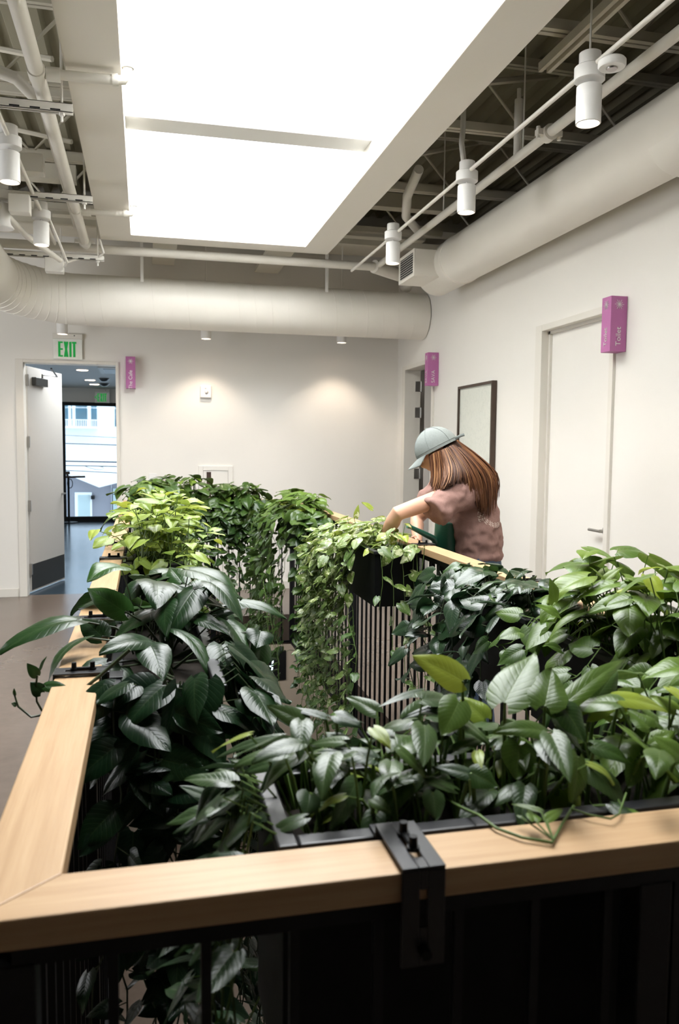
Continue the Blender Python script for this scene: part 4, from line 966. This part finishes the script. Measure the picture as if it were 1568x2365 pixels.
for b, t, w, tn in (((890, 1235), (868, 1250), 22, .9), ((905, 1240), (910, 1262), 24, .95), ((860, 1175), (835, 1160), 16, .9), ((822, 1195), (828, 1165), 14, .9), ((985, 1325), (930, 1320), 14, .4), ((965, 1305), (940, 1275), 18, .5)):
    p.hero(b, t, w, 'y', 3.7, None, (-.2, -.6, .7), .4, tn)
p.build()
# ---- right rail, front: heartleaf then golden pothos
p = Plant('heartleaf_plant', ctr('R2'), 'dark heart leaved plant on the right rail beside the bare slats', 'plant', L_HEART, 'dstem', 71, None)
p.mound(PL['R2'], 120, (.07, .12), (.03, .125), (-.15, -.05, 0), (.08, .4), .74, 1.1)
for k in range(9): p.trail((1.03, 2.1+k*.075, 1.07), (-1, 0, 0), p.rng.uniform(.15, .4), (.08, .12), .055, (.05, .25), .76, .05, .08)
for k in range(6): p.trail((1.05+.035*k, 2.75, 1.07), (0, 1, 0), p.rng.uniform(.05, .15), (.07, .1), .05, (.05, .25), .76, .03, .04)
for b, t, w, tn in (((1082, 1432), (1015, 1410), 34, .08), ((1065, 1440), (1005, 1480), 26, .1), ((1118, 1402), (1080, 1440), 40, .08), ((1148, 1428), (1088, 1455), 42, .1), ((1078, 1350), (1030, 1366), 22, .4), ((1060, 1455), (1030, 1510), 28, .08)):
    p.hero(b, t, w, 'y', 2.5, None, (-.2, -.6, .9), .4, tn)
p.build()
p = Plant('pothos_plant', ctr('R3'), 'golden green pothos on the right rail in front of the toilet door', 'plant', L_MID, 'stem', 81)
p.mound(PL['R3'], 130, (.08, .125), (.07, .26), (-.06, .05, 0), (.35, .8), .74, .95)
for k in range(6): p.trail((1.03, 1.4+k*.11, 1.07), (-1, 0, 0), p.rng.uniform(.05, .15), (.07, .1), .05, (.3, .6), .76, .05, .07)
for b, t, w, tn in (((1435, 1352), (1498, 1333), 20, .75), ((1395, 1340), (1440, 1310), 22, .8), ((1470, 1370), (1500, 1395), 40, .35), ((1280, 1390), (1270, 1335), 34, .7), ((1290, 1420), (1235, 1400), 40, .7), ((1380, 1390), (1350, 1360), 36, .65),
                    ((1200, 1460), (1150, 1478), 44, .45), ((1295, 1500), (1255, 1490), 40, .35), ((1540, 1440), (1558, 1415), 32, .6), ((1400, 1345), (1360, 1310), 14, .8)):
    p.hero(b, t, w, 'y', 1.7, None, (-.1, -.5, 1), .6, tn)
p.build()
# ---- near rail, left half: satin pothos
p = Plant('satin_pothos_plant', Vector((.36, 1.04, 1.02)), 'silvery green pothos with pointed leaves at the left end of the near planter', 'plant', L_SATIN, 'stem', 91, None)
for b, t, w, yb, yt, nr, bd, tn in [
    ((572, 1886), (413, 1816), 66, 1.1, 1.12, (.1, -.55, .9), .3, .12), ((490, 1884), (398, 1926), 24, 1.1, 1.08, (0, -.5, 1), .5, .15), ((688, 1738), (600, 1826), 60, 1.08, 1.05, (-.5, -.5, .6), .4, .15),
    ((862, 1752), (733, 1738), 52, 1.02, 1.05, (.1, -.5, 1), .5, .12), ((822, 1808), (760, 1918), 58, 1.0, .95, (.3, -.7, .5), .5, .3), ((715, 1832), (706, 1888), 62, 1.0, .97, (.1, -.8, .5), .3, .2),
    ((752, 1655), (643, 1634), 26, 1.12, 1.15, (0, -.35, 1), .4, .1), ((704, 1668), (615, 1630), 48, 1.12, 1.15, (-.1, -.7, .6), .4, .55), ((776, 1652), (834, 1680), 48, 1.1, 1.08, (.1, -.5, 1), .4, .1),
    ((976, 1595), (868, 1636), 28, 1.15, 1.12, (0, -.3, 1), .3, .1), ((1058, 1620), (928, 1662), 36, 1.1, 1.1, (0, -.35, 1), .3, .1), ((640, 1702), (498, 1752), 34, 1.15, 1.18, (0, -.35, 1), .4, .2),
    ((1092, 1790), (998, 1772), 40, .98, 1.0, (0, -.6, 1), .4, .15), ((922, 1730), (982, 1796), 34, 1.0, .98, (.5, -.7, .5), .4, .75), ((860, 1846), (904, 1880), 34, .96, .94, (.1, -.7, .7), .4, .7),
    ((706, 1698), (662, 1738), 44, 1.08, 1.05, (.2, -.6, .9), .3, .4), ((545, 1788), (468, 1816), 26, 1.12, 1.12, (0, -.4, 1), .4, .2), ((590, 1880), (606, 1922), 30, 1.05, 1.03, (.1, -.7, .7), .3, .2),
    ((640, 1760), (560, 1790), 40, 1.1, 1.12, (0, -.5, .9), .5, .25), ((900, 1700), (845, 1690), 46, 1.05, 1.08, (0, -.5, .9), .4, .25), ((1000, 1830), (1005, 1895), 60, .97, .95, (.2, -.8, .4), .4, .3),
    ((870, 1645), (800, 1610), 44, 1.15, 1.2, (-.1, -.7, .6), .5, .45), ((940, 1660), (1000, 1610), 44, 1.14, 1.2, (.2, -.6, .7), .5, .4), ((800, 1720), (750, 1690), 46, 1.08, 1.1, (0, -.6, .8), .4, .3)]:
    p.hero(b, t, w, 'y', yb, yt, nr, bd, tn, .22, root=(at(*b, 'y', yb).x*.8+.06, min(1.1, max(.97, yb)), 1.02))
p.mound((.16, .62, .93, 1.14), 95, (.05, .085), (.03, .15), (-.05, .04, 0), (.15, .6), .52, 1.1)
for k in range(8): p.trail((.155, .95+k*.025, 1.06), (-1, 0, 0), p.rng.uniform(.3, .9), (.05, .09), .05, (.05, .35), .5, .04, .04)
for k in range(16): p.trail((.17+k*.03, 1.15, 1.06), (0, 1, 0), p.rng.uniform(.4, 1.1), (.05, .09), .05, (.05, .35), .55, .05, .05)
p.build()
# ---- near rail, right half: golden pothos
p = Plant('pothos_plant', Vector((.80, 1.04, 1.02)), 'broad leaved golden pothos at the right end of the near planter', 'plant', L_MID, 'stem', 101)
for b, t, w, yb, yt, nr, bd, tn in [
    ((1166, 1622), (1234, 1508), 112, 1.02, 1.1, (-.25, -.45, .9), .3, .42), ((1258, 1630), (1275, 1545), 100, 1.0, 1.05, (-.1, -.45, .9), .3, .42), ((1068, 1572), (953, 1514), 76, 1.1, 1.12, (.1, -.8, .4), .4, 1.0),
    ((1305, 1625), (1445, 1524), 52, 1.05, 1.12, (-.2, -.6, .8), .5, .5), ((1380, 1608), (1424, 1548), 60, 1.08, 1.12, (0, -.6, .8), .4, .25), ((1362, 1650), (1445, 1612), 52, 1.05, 1.1, (0, -.5, .8), .5, .85),
    ((1430, 1612), (1548, 1648), 58, 1.05, 1.05, (0, -.5, .9), .6, .95), ((1500, 1680), (1448, 1640), 58, .99, 1.02, (0, -.6, .8), .4, .5), ((1262, 1692), (1138, 1694), 56, .98, .98, (0, -.5, .9), .9, .35),
    ((1300, 1632), (1350, 1716), 78, 1.0, .97, (.2, -.8, .3), .4, .12), ((1372, 1722), (1462, 1768), 52, .98, .96, (0, -.6, .9), .6, .2), ((1335, 1748), (1318, 1856), 70, .96, .93, (.3, -.8, .35), .5, .45),
    ((1570, 1745), (1503, 1700), 66, .96, .98, (0, -.6, .8), .4, .6), ((1050, 1732), (1136, 1700), 36, 1.02, 1.05, (0, -.5, 1), .4, .3), ((1088, 1785), (1150, 1818), 62, .98, .96, (.1, -.8, .4), .4, .15),
    ((1060, 1620), (1020, 1700), 80, 1.05, 1.02, (-.2, -.8, .3), .4, .45), ((1200, 1720), (1190, 1800), 90, 1.0, .98, (0, -.9, .3), .3, .3), ((1420, 1660), (1400, 1600), 70, 1.1, 1.13, (0, -.7, .5), .4, .8),
    ((1500, 1720), (1560, 1690), 52, 1.0, 1.0, (0, -.5, 1), .5, .75), ((1120, 1660), (1060, 1610), 60, 1.12, 1.15, (0, -.7, .5), .5, .85), ((1470, 1760), (1450, 1820), 52, .98, .96, (.1, -.8, .5), .4, .3),
    ((1230, 1765), (1200, 1700), 70, 1.05, 1.08, (0, -.8, .4), .4, .5), ((1560, 1640), (1500, 1610), 50, 1.05, 1.08, (0, -.5, .9), .5, .8)]:
    p.hero(b, t, w, 'y', yb, yt, nr, bd, tn, .22, root=(min(1.15, at(*b, 'y', yb).x*.9+.05), min(1.1, max(.97, yb)), 1.02))
p.mound((.55, 1.18, .96, 1.14), 85, (.06, .095), (.04, .17), (0, .1, 0), (.2, .75), .68, 1.0)
v1 = [at(x, y, 'z', 1.075) for x, y in ((1000, 1825), (1035, 1836), (1072, 1856), (1105, 1882), (1145, 1912), (1205, 1934), (1275, 1946), (1300, 1900), (1325, 1862))]
for q in v1[:3]: q.z = 1.068
p.stem(v1, .0019, 7)
p.stem([at(x, y, 'z', 1.078) for x, y in ((1325, 1862), (1320, 1868), (1362, 1882), (1410, 1891), (1430, 1880), (1440, 1850), (1446, 1832))], .0013, 6)
p.stem([at(1082, 1850, 'z', 1.075), at(1086, 1835, 'z', 1.09), at(1084, 1800, 'y', .95)], .0014, 5)
for b, t, w, tn, z in (((1248, 1872), (1180, 1858), 16, .5, 1.095), ((1235, 1895), (1222, 1872), 34, .5, 1.09), ((1262, 1893), (1300, 1870), 26, .6, 1.088), ((1205, 1888), (1192, 1882), 10, .4, 1.085)):
    p.hero(b, t, w, 'z', z, None, (0, -.5, 1), .4, tn)
    p.stem([at(*b, 'z', z), at(1278, 1940, 'z', 1.077)], .0011, 5)
p.build()
# ================================================================== PERSON TENDING THE PLANTS
per = thing('person', (1.74, 4.03, 0), 'person in a denim cap and mauve T-shirt bending over the right rail into the plants', 'person')
f_ = Vector((-.80, .60, 0)).normalized(); l_ = Vector((-f_.y, f_.x, 0))*1.0    # facing, left hand side
l_ = Vector((0, 0, 1)).cross(f_)
def ering(c, ax, ay, u, v, n=20): c = Vector(c); return [c+u*math.cos(a)*ax+v*math.sin(a)*ay for a in (2*math.pi*j/n for j in range(n))]
def limb(m, pts, rs, n=16): m.tube(pts, rs, n)
def remesh(o, vox, smooth=3):
    r = o.modifiers.new('skin_join', 'REMESH'); r.mode = 'VOXEL'; r.voxel_size = vox; r.use_smooth_shade = True
    s = o.modifiers.new('relax', 'SMOOTH'); s.iterations = smooth; s.factor = .5
# joints
SHL, ELL, WRL = Vector((1.565, 3.885, 1.325)), at(918, 1186, 'y', 3.83), Vector((1.175, 3.97, 1.055))
SHR, ELR, WRR = Vector((1.66, 4.20, 1.36)), Vector((1.47, 4.27, 1.15)), Vector((1.43, 4.13, 1.03))
HC = at(1012, 1047, 'y', 4.0); hf = Vector((-.80, .36, -.47)).normalized(); hl = Vector((0, 0, 1)).cross(hf).normalized(); hu = hf.cross(hl)
m = MB()
X, Y = f_, l_
m.rings([ering((1.73, 4.02, .80), .09, .14, X, Y), ering((1.73, 4.02, .90), .115, .165, X, Y), ering((1.725, 4.02, 1.04), .095, .125, X, Y), ering((1.70, 4.03, 1.2), .10, .14, X, Y),
         ering((1.67, 4.03, 1.33), .095, .15, X, Y), ering((1.64, 4.03, 1.40), .07, .09, X, Y)])
limb(m, [(1.65, 4.03, 1.38), (1.60, 4.03, 1.43), tuple(HC+hf*-.02-hu*.05)], [.062, .054, .055])
# head: ellipsoid with brow, nose, lips and chin
rows = []
for i in range(1, 24):
    th = math.pi*i/24; row = []
    for j in range(32):
        a = 2*math.pi*j/32; x, y, z = math.sin(th)*math.cos(a), math.sin(th)*math.sin(a), math.cos(th)
        px_, py_, pz_ = x*.096, y*.074, z*.112
        if z < 0: px_ *= 1-.10*abs(z); py_ *= 1-.32*z*z
        fr = max(0, x)**6
        px_ += fr*.004*math.exp(-((z-.22)/.12)**2)-fr*.006*math.exp(-((z-.02)/.1)**2)*(1 if abs(y) > .15 else .2)
        px_ += .026*math.exp(-((z+.20)/.16)**2)*math.exp(-(y/.16)**2)*(x > 0)
        px_ += .009*math.exp(-((z+.52)/.07)**2)*math.exp(-(y/.28)**2)*(x > 0)+.012*math.exp(-((z+.85)/.16)**2)*math.exp(-(y/.4)**2)*(x > 0)
        row.append(HC+hf*px_+hl*py_+hu*pz_)
    rows.append(row)
m.rings(rows)
for sd in (1, -1): m.tube([HC+hl*sd*.068-hu*.03-hf*.005, HC+hl*sd*.082-hu*.01-hf*.015], [.022, .016], 10)
# arms and hands with five fingers each
def arm(sh, el, wr, palm_dir, thumb_side, curl):
    limb(m, [sh, sh.lerp(el, .35), sh.lerp(el, .8), el, el.lerp(wr, .25), el.lerp(wr, .7), wr], [.052, .046, .040, .038, .039, .030, .024])
    d = palm_dir.normalized(); s = thumb_side.normalized(); nn = d.cross(s).normalized()
    m.tube([wr, wr+d*.03, wr+d*.075, wr+d*.088], [.024, .032, .036, .030], 12, ell=.45, up=s)
    for k, (o, L) in enumerate(((.030, .072), (.010, .080), (-.010, .075), (-.029, .058))):
        b0 = wr+d*.078+s*o; a = b0+d*L*.45+nn*curl*.012; c = a+d*L*.3+nn*curl*.024; e = c+d*L*.14+nn*curl*.026
        m.tube([b0-d*.02, b0, a, c, e], [.0085, .0088, .0082, .0075, .006], 10)
    t0 = wr+d*.025+s*.024; m.tube([t0, t0+d*.03+s*.024, t0+d*.058+s*.030+nn*curl*.014], [.011, .0095, .0075], 10)
arm(SHL, ELL, WRL, Vector((-.25, .35, -.9)), Vector((-.6, .75, .3)), 1)
arm(SHR, ELR, WRR, Vector((-.15, -.7, .05)), Vector((-.5, .0, .85)), 1.6)
# legs
for sy, fx in ((3.94, 1.71), (4.11, 1.76)):
    limb(m, [(1.73, sy, .86), (1.725, sy, .70), (1.70, sy, .48), (1.72, sy, .30), (1.75, sy, .09)], [.085, .078, .054, .052, .036])
    m.tube([(1.78, sy-.01, .045), (1.72, sy, .05), (1.60, sy+.05, .03)], [.035, .042, .03], 12)
body = m.build('body', M['skin'], per); remesh(body, .0062, 2)
for sd in (1, -1):
    e = HC+hf*.084+hl*sd*.030+hu*.005
    MB().lathe([(.002, -.011), (.008, -.008), (.0112, 0), (.008, .008), (.002, .011)], e, 14).build('eye', M['exitw'], per, 60)
# trousers and shoes
m = MB()
m.rings([ering((1.73, 4.02, .78), .115, .165, X, Y), ering((1.73, 4.02, .88), .130, .180, X, Y), ering((1.728, 4.02, .985), .118, .155, X, Y)])
for sy in (3.94, 4.11): limb(m, [(1.73, sy, .86), (1.725, sy, .68), (1.705, sy, .48), (1.72, sy, .28), (1.745, sy, .07)], [.10, .094, .075, .070, .066])
jn = m.build('jeans', M['jeans'], per); remesh(jn, .009, 3)
for sy in (3.94, 4.11):
    MB().tube([(1.80, sy-.02, .042), (1.74, sy, .05), (1.64, sy+.04, .042), (1.575, sy+.065, .032)], [.036, .05, .045, .03], 14).build('shoe', M['sole'], per, 60)
# T-shirt: loose body, two short sleeves open at the hem, folds, print on the back
shm = N('mauve_cotton'); co = shm.coords(); a = shm.noise(co, 160, 3)
col = shm.mix(a, sr(136, 106, 98), sr(160, 128, 119))
geo = shm.add('ShaderNodeNewGeometry'); sp = shm.add('ShaderNodeSeparateXYZ'); shm.link(geo.outputs['Position'], sp.inputs[0])
PC = at(1135, 1168, 'y', 3.95)
dy = shm.math('ADD', shm.math('MULTIPLY', shm.math('SUBTRACT', sp.outputs[0], 1.785), -.6), shm.math('MULTIPLY', shm.math('SUBTRACT', sp.outputs[1], 3.895), -.8)); dz = shm.math('SUBTRACT', sp.outputs[2], PC.z)
rad = shm.math('SQRT', shm.math('ADD', shm.math('MULTIPLY', dy, dy), shm.math('MULTIPLY', dz, dz)))
ang = shm.math('ARCTAN2', dz, dy)
band = shm.math('LESS_THAN', shm.math('ABSOLUTE', shm.math('SUBTRACT', rad, .098)), .013)
sn = shm.math('SINE', shm.math('MULTIPLY_ADD', ang, 34., shm.math('MULTIPLY', shm.math('SINE', shm.math('MULTIPLY', rad, 700.)), 1.6)))
ink = shm.math('MULTIPLY', band, shm.math('GREATER_THAN', sn, .35)); ink = shm.math('MULTIPLY', ink, shm.math('GREATER_THAN', sp.outputs[0], 1.66))
shm.set(shm.mix(shm.math('MULTIPLY', ink, .8), col, sr(225, 212, 200)), .92, 0, .15); shm.bump(a, .25, .0015)
m = MB()
prof = [(.955, 1.735, .118, .166), (.975, 1.732, .135, .180), (1.0, 1.728, .128, .176), (1.05, 1.725, .134, .18), (1.12, 1.715, .135, .178), (1.20, 1.70, .135, .175), (1.28, 1.685, .130, .175), (1.34, 1.665, .115, .178), (1.385, 1.645, .095, .16), (1.42, 1.63, .07, .10), (1.435, 1.62, .055, .07)]
m.rings([ering((x, 4.02, z), ax, ay, X, Y, 28) for z, x, ax, ay in [(a_, b_, c_, d_*.91) for a_, b_, c_, d_ in prof]])
def sleeve(pts, rs, d):
    d = Vector(d).normalized(); e = Vector(pts[-1])
    m.tube(list(pts)+[e+d*.002, e-d*.012, e-d*.045], list(rs)+[rs[-1]-.011, rs[-1]-.014, rs[-1]-.026], 20)
HL = at(1000, 1186, 'y', 3.82)
sleeve([(1.66, 3.93, 1.31), (1.60, 3.89, 1.315), SHL.lerp(HL, .35), SHL.lerp(HL, .7), HL], [.085, .086, .082, .080, .082], HL-SHL)
HR = SHR.lerp(ELR, .72); sleeve([(1.66, 4.12, 1.32), SHR, SHR.lerp(HR, .5), HR], [.10, .10, .092, .088], HR-SHR)
shirt = m.build('t_shirt', shm.m, per); remesh(shirt, .0075, 4)
tx = bpy.data.textures.new('cloth_folds', 'CLOUDS'); tx.noise_scale = .06; tx.noise_depth = 2
dm = shirt.modifiers.new('folds', 'DISPLACE'); dm.texture = tx; dm.strength = .034; dm.mid_level = .5; dm.texture_coords = 'GLOBAL'
sm2 = shirt.modifiers.new('relax2', 'SMOOTH'); sm2.iterations = 2
# cap
cap = []
hc = HC+hu*.022-hf*.004
def cap_pt(th, a, k=1.0): return hc+hf*math.sin(th)*math.cos(a)*.116*k+hl*math.sin(th)*math.sin(a)*.094*k+hu*math.cos(th)*.118*k
m = MB()
outer = [[cap_pt(math.radians(t), 2*math.pi*j/40) for j in range(40)] for t in (4, 18, 34, 50, 64, 76, 86, 92)]
inner = [[cap_pt(math.radians(t), 2*math.pi*j/40, .965) for j in range(40)] for t in (92, 76, 50, 18)]
m.rings(outer+inner); crown = m.build('cap', M['denim'], per, 50)
m = MB()
for k in range(6):
    a = math.pi*k/3+.26; m.tube([cap_pt(math.radians(t), a, 1.004) for t in range(6, 92, 7)], .0012, 5)
m.tube([cap_pt(math.radians(84), 2*math.pi*j/40, 1.006) for j in range(41)], .0012, 5, caps=False)
m.build('seam', M['denim'], crown)
MB().lathe([(.001, -.004), (.007, -.003), (.007, .001), (.002, .004)], hc+hu*.119, 12).build('button', M['denim'], crown, 60)
rowsT, rowsB = [], []
for i in range(9):
    f = i/8; R1v = []
    for j in range(17):
        a = (j/16-.5)*2.1; e = cap_pt(math.radians(90), a); ext = .072*f*(math.cos(a*.86))**.6
        R1v.append(e+hf*ext*.93-hu*(ext*.34+.018*f*abs(math.sin(a))**2*1.2))
    rowsT.append(R1v)
m = MB()
def sheet(rows, off):
    g = [[m.bm.verts.new(p+off) for p in r] for r in rows]
    for A_, B_ in zip(g, g[1:]):
        for q in range(len(A_)-1): m.bm.faces.new((A_[q], A_[q+1], B_[q+1], B_[q]))
    return g
t_ = sheet(rowsT, Vector((0, 0, 0))); b_ = sheet(rowsT, hu*-.003)
for A_, B_ in ((t_[-1], b_[-1]),):
    for q in range(len(A_)-1): m.bm.faces.new((A_[q], A_[q+1], B_[q+1], B_[q]))
m.build('brim', M['denim'], crown, 60)
sb = cap_pt(math.radians(88), math.pi-.35, 1.01); MB().tube([cap_pt(math.radians(88), math.pi+.4, 1.012), cap_pt(math.radians(88), math.pi, 1.02), sb, sb-hf*.03+hl*.01, sb-hf*.05+hl*.012-hu*.004], .0075, 8, ell=.3, up=hu).build('strap', M['denim'], crown, 40)
# hair: strands combed from under the cap down the back, a lock falling in front of the shoulder
hm = N('auburn_hair'); tone = hm.add('ShaderNodeAttribute', attribute_name='tone').outputs['Fac']
hcol = hm.ramp(tone, (0, (.025, .010, .005, 1)), (.45, (.085, .032, .014, 1)), (.8, (.19, .08, .033, 1)), (1, (.36, .19, .085, 1)))
hm.set(hcol, .5, 0, .25)
G = [[(996, 1050, 3.925), (1000, 1078, 3.915), (1000, 1102, 3.91), (997, 1119, 3.90)], [(1010, 1043, 3.905), (1015, 1078, 3.885), (1016, 1110, 3.86), (1008, 1142, 3.85)],
     [(1024, 1038, 3.90), (1036, 1070, 3.86), (1039, 1098, 3.81), (1031, 1124, 3.79)], [(1036, 1033, 3.90), (1054, 1064, 3.85), (1064, 1088, 3.81), (1066, 1112, 3.795)],
     [(1044, 1029, 3.91), (1074, 1066, 3.845), (1096, 1112, 3.81), (1105, 1168, 3.82)], [(1050, 1026, 3.935), (1086, 1060, 3.87), (1116, 1110, 3.84), (1119, 1190, 3.85)],
     [(1056, 1022, 3.97), (1100, 1060, 3.92), (1132, 1108, 3.88), (1131, 1194, 3.885)], [(1058, 1020, 4.02), (1110, 1060, 3.97), (1144, 1105, 3.93), (1142, 1174, 3.93)],
     [(1056, 1016, 4.06), (1102, 1058, 4.03), (1142, 1092, 4.0), (1147, 1134, 3.98)]]
GW = [[np.array(at(x, y, 'y', Y_)) for x, y, Y_ in g] for g in G]
rg = np.random.default_rng(5); m = MB(); tones = []
def bez(P, t):
    n = len(P)-1; x = t*n; i = min(int(x), n-1); u_ = x-i
    p0, p1, p2, p3 = P[max(i-1, 0)], P[i], P[i+1], P[min(i+2, n)]
    return .5*((2*p1)+(-p0+p2)*u_+(2*p0-5*p1+4*p2-p3)*u_*u_+(-p0+3*p1-3*p2+p3)*u_**3)
for k in range(1500):
    a = rg.random()*(len(GW)-1); i = min(int(a), len(GW)-2); w_ = a-i
    ends = rg.uniform(.78, 1.06); depth = rg.uniform(0, 1)
    if 2.6 < a < 3.5 and rg.random() < .5: continue
    off = np.array([0, .045*depth, -.010*depth]); wob = rg.normal(0, .004, 3); ph = rg.uniform(0, 6.28)
    pts = []
    for q in range(9):
        t = q/8*ends; t = min(t, 1.0) if t > 1 else t
        A_ = bez(GW[i], t)*(1-w_)+bez(GW[i+1], t)*w_
        pts.append(A_+off*(.35+.65*(1-t))+wob*(.4+t*1.6)+np.array([.003*math.sin(ph+4*t), 0, 0]))
    r0 = rg.uniform(.0016, .0034); n0 = len(m.bm.verts)
    m.tube(pts, [r0*.8, r0, r0, r0, r0, r0*.95, r0*.8, r0*.55, r0*.2], 4)
    tn = np.clip(rg.normal(.5, .2)+.12*(1-depth)-.25*depth, 0, 1); tones += [tn]*(len(m.bm.verts)-n0)
hair = m.build('hair', hm.m, per, 60)
ta = hair.data.attributes.new('tone', 'FLOAT', 'POINT'); ta.data.foreach_set('value', np.array(tones, np.float32))
# solid mass of hair under the strands, on the skull and down the nape
m = MB()
m.tube([HC-hf*.02-hu*.01, HC-hf*.05-hu*.035, Vector(at(1082, 1082, 'y', 3.97)), Vector(at(1112, 1118, 'y', 3.95)), Vector(at(1122, 1160, 'y', 3.93))], [.082, .078, .048, .036, .012], 18)
m.tube([HC-hu*.03+hf*.005, HC-hu*.07+hl*.03, Vector(at(1018, 1112, 'y', 3.90))], [.072, .055, .018], 16)
hb = m.build('hair_mass', hm.m, hair); remesh(hb, .008, 3)
# watering can held in the right hand
wc = thing('watering_can', (1.46, 4.02, 1.0), 'dark green watering can held behind the rail beside the shirt', 'watering can')
cc = at(1028, 1235, 'y', 4.02)
cc = Vector((cc.x, 4.02, cc.z-.09))
MB().lathe([(.004, 0), (.058, 0), (.062, .006), (.055, .15), (.050, .155), (.004, .155)], cc, 28).build('body', M['green'], wc, 40)
tip, mid_ = at(946, 1216, 'y', 3.98), at(1000, 1243, 'y', 4.0)
MB().tube([cc+Vector((-.03, 0, .03)), mid_, tip], [.022, .0165, .011], 14).tube([tip, tip+(tip-mid_).normalized()*.012], [.014, .014], 14).build('spout', M['green'], wc, 50)
MB().tube([cc+Vector((.02, .05, .145)), cc+Vector((.0, .10, .15)), cc+Vector((.0, .12, .08)), cc+Vector((.02, .055, .02))], .008, 10).build('handle', M['green'], wc, 50)
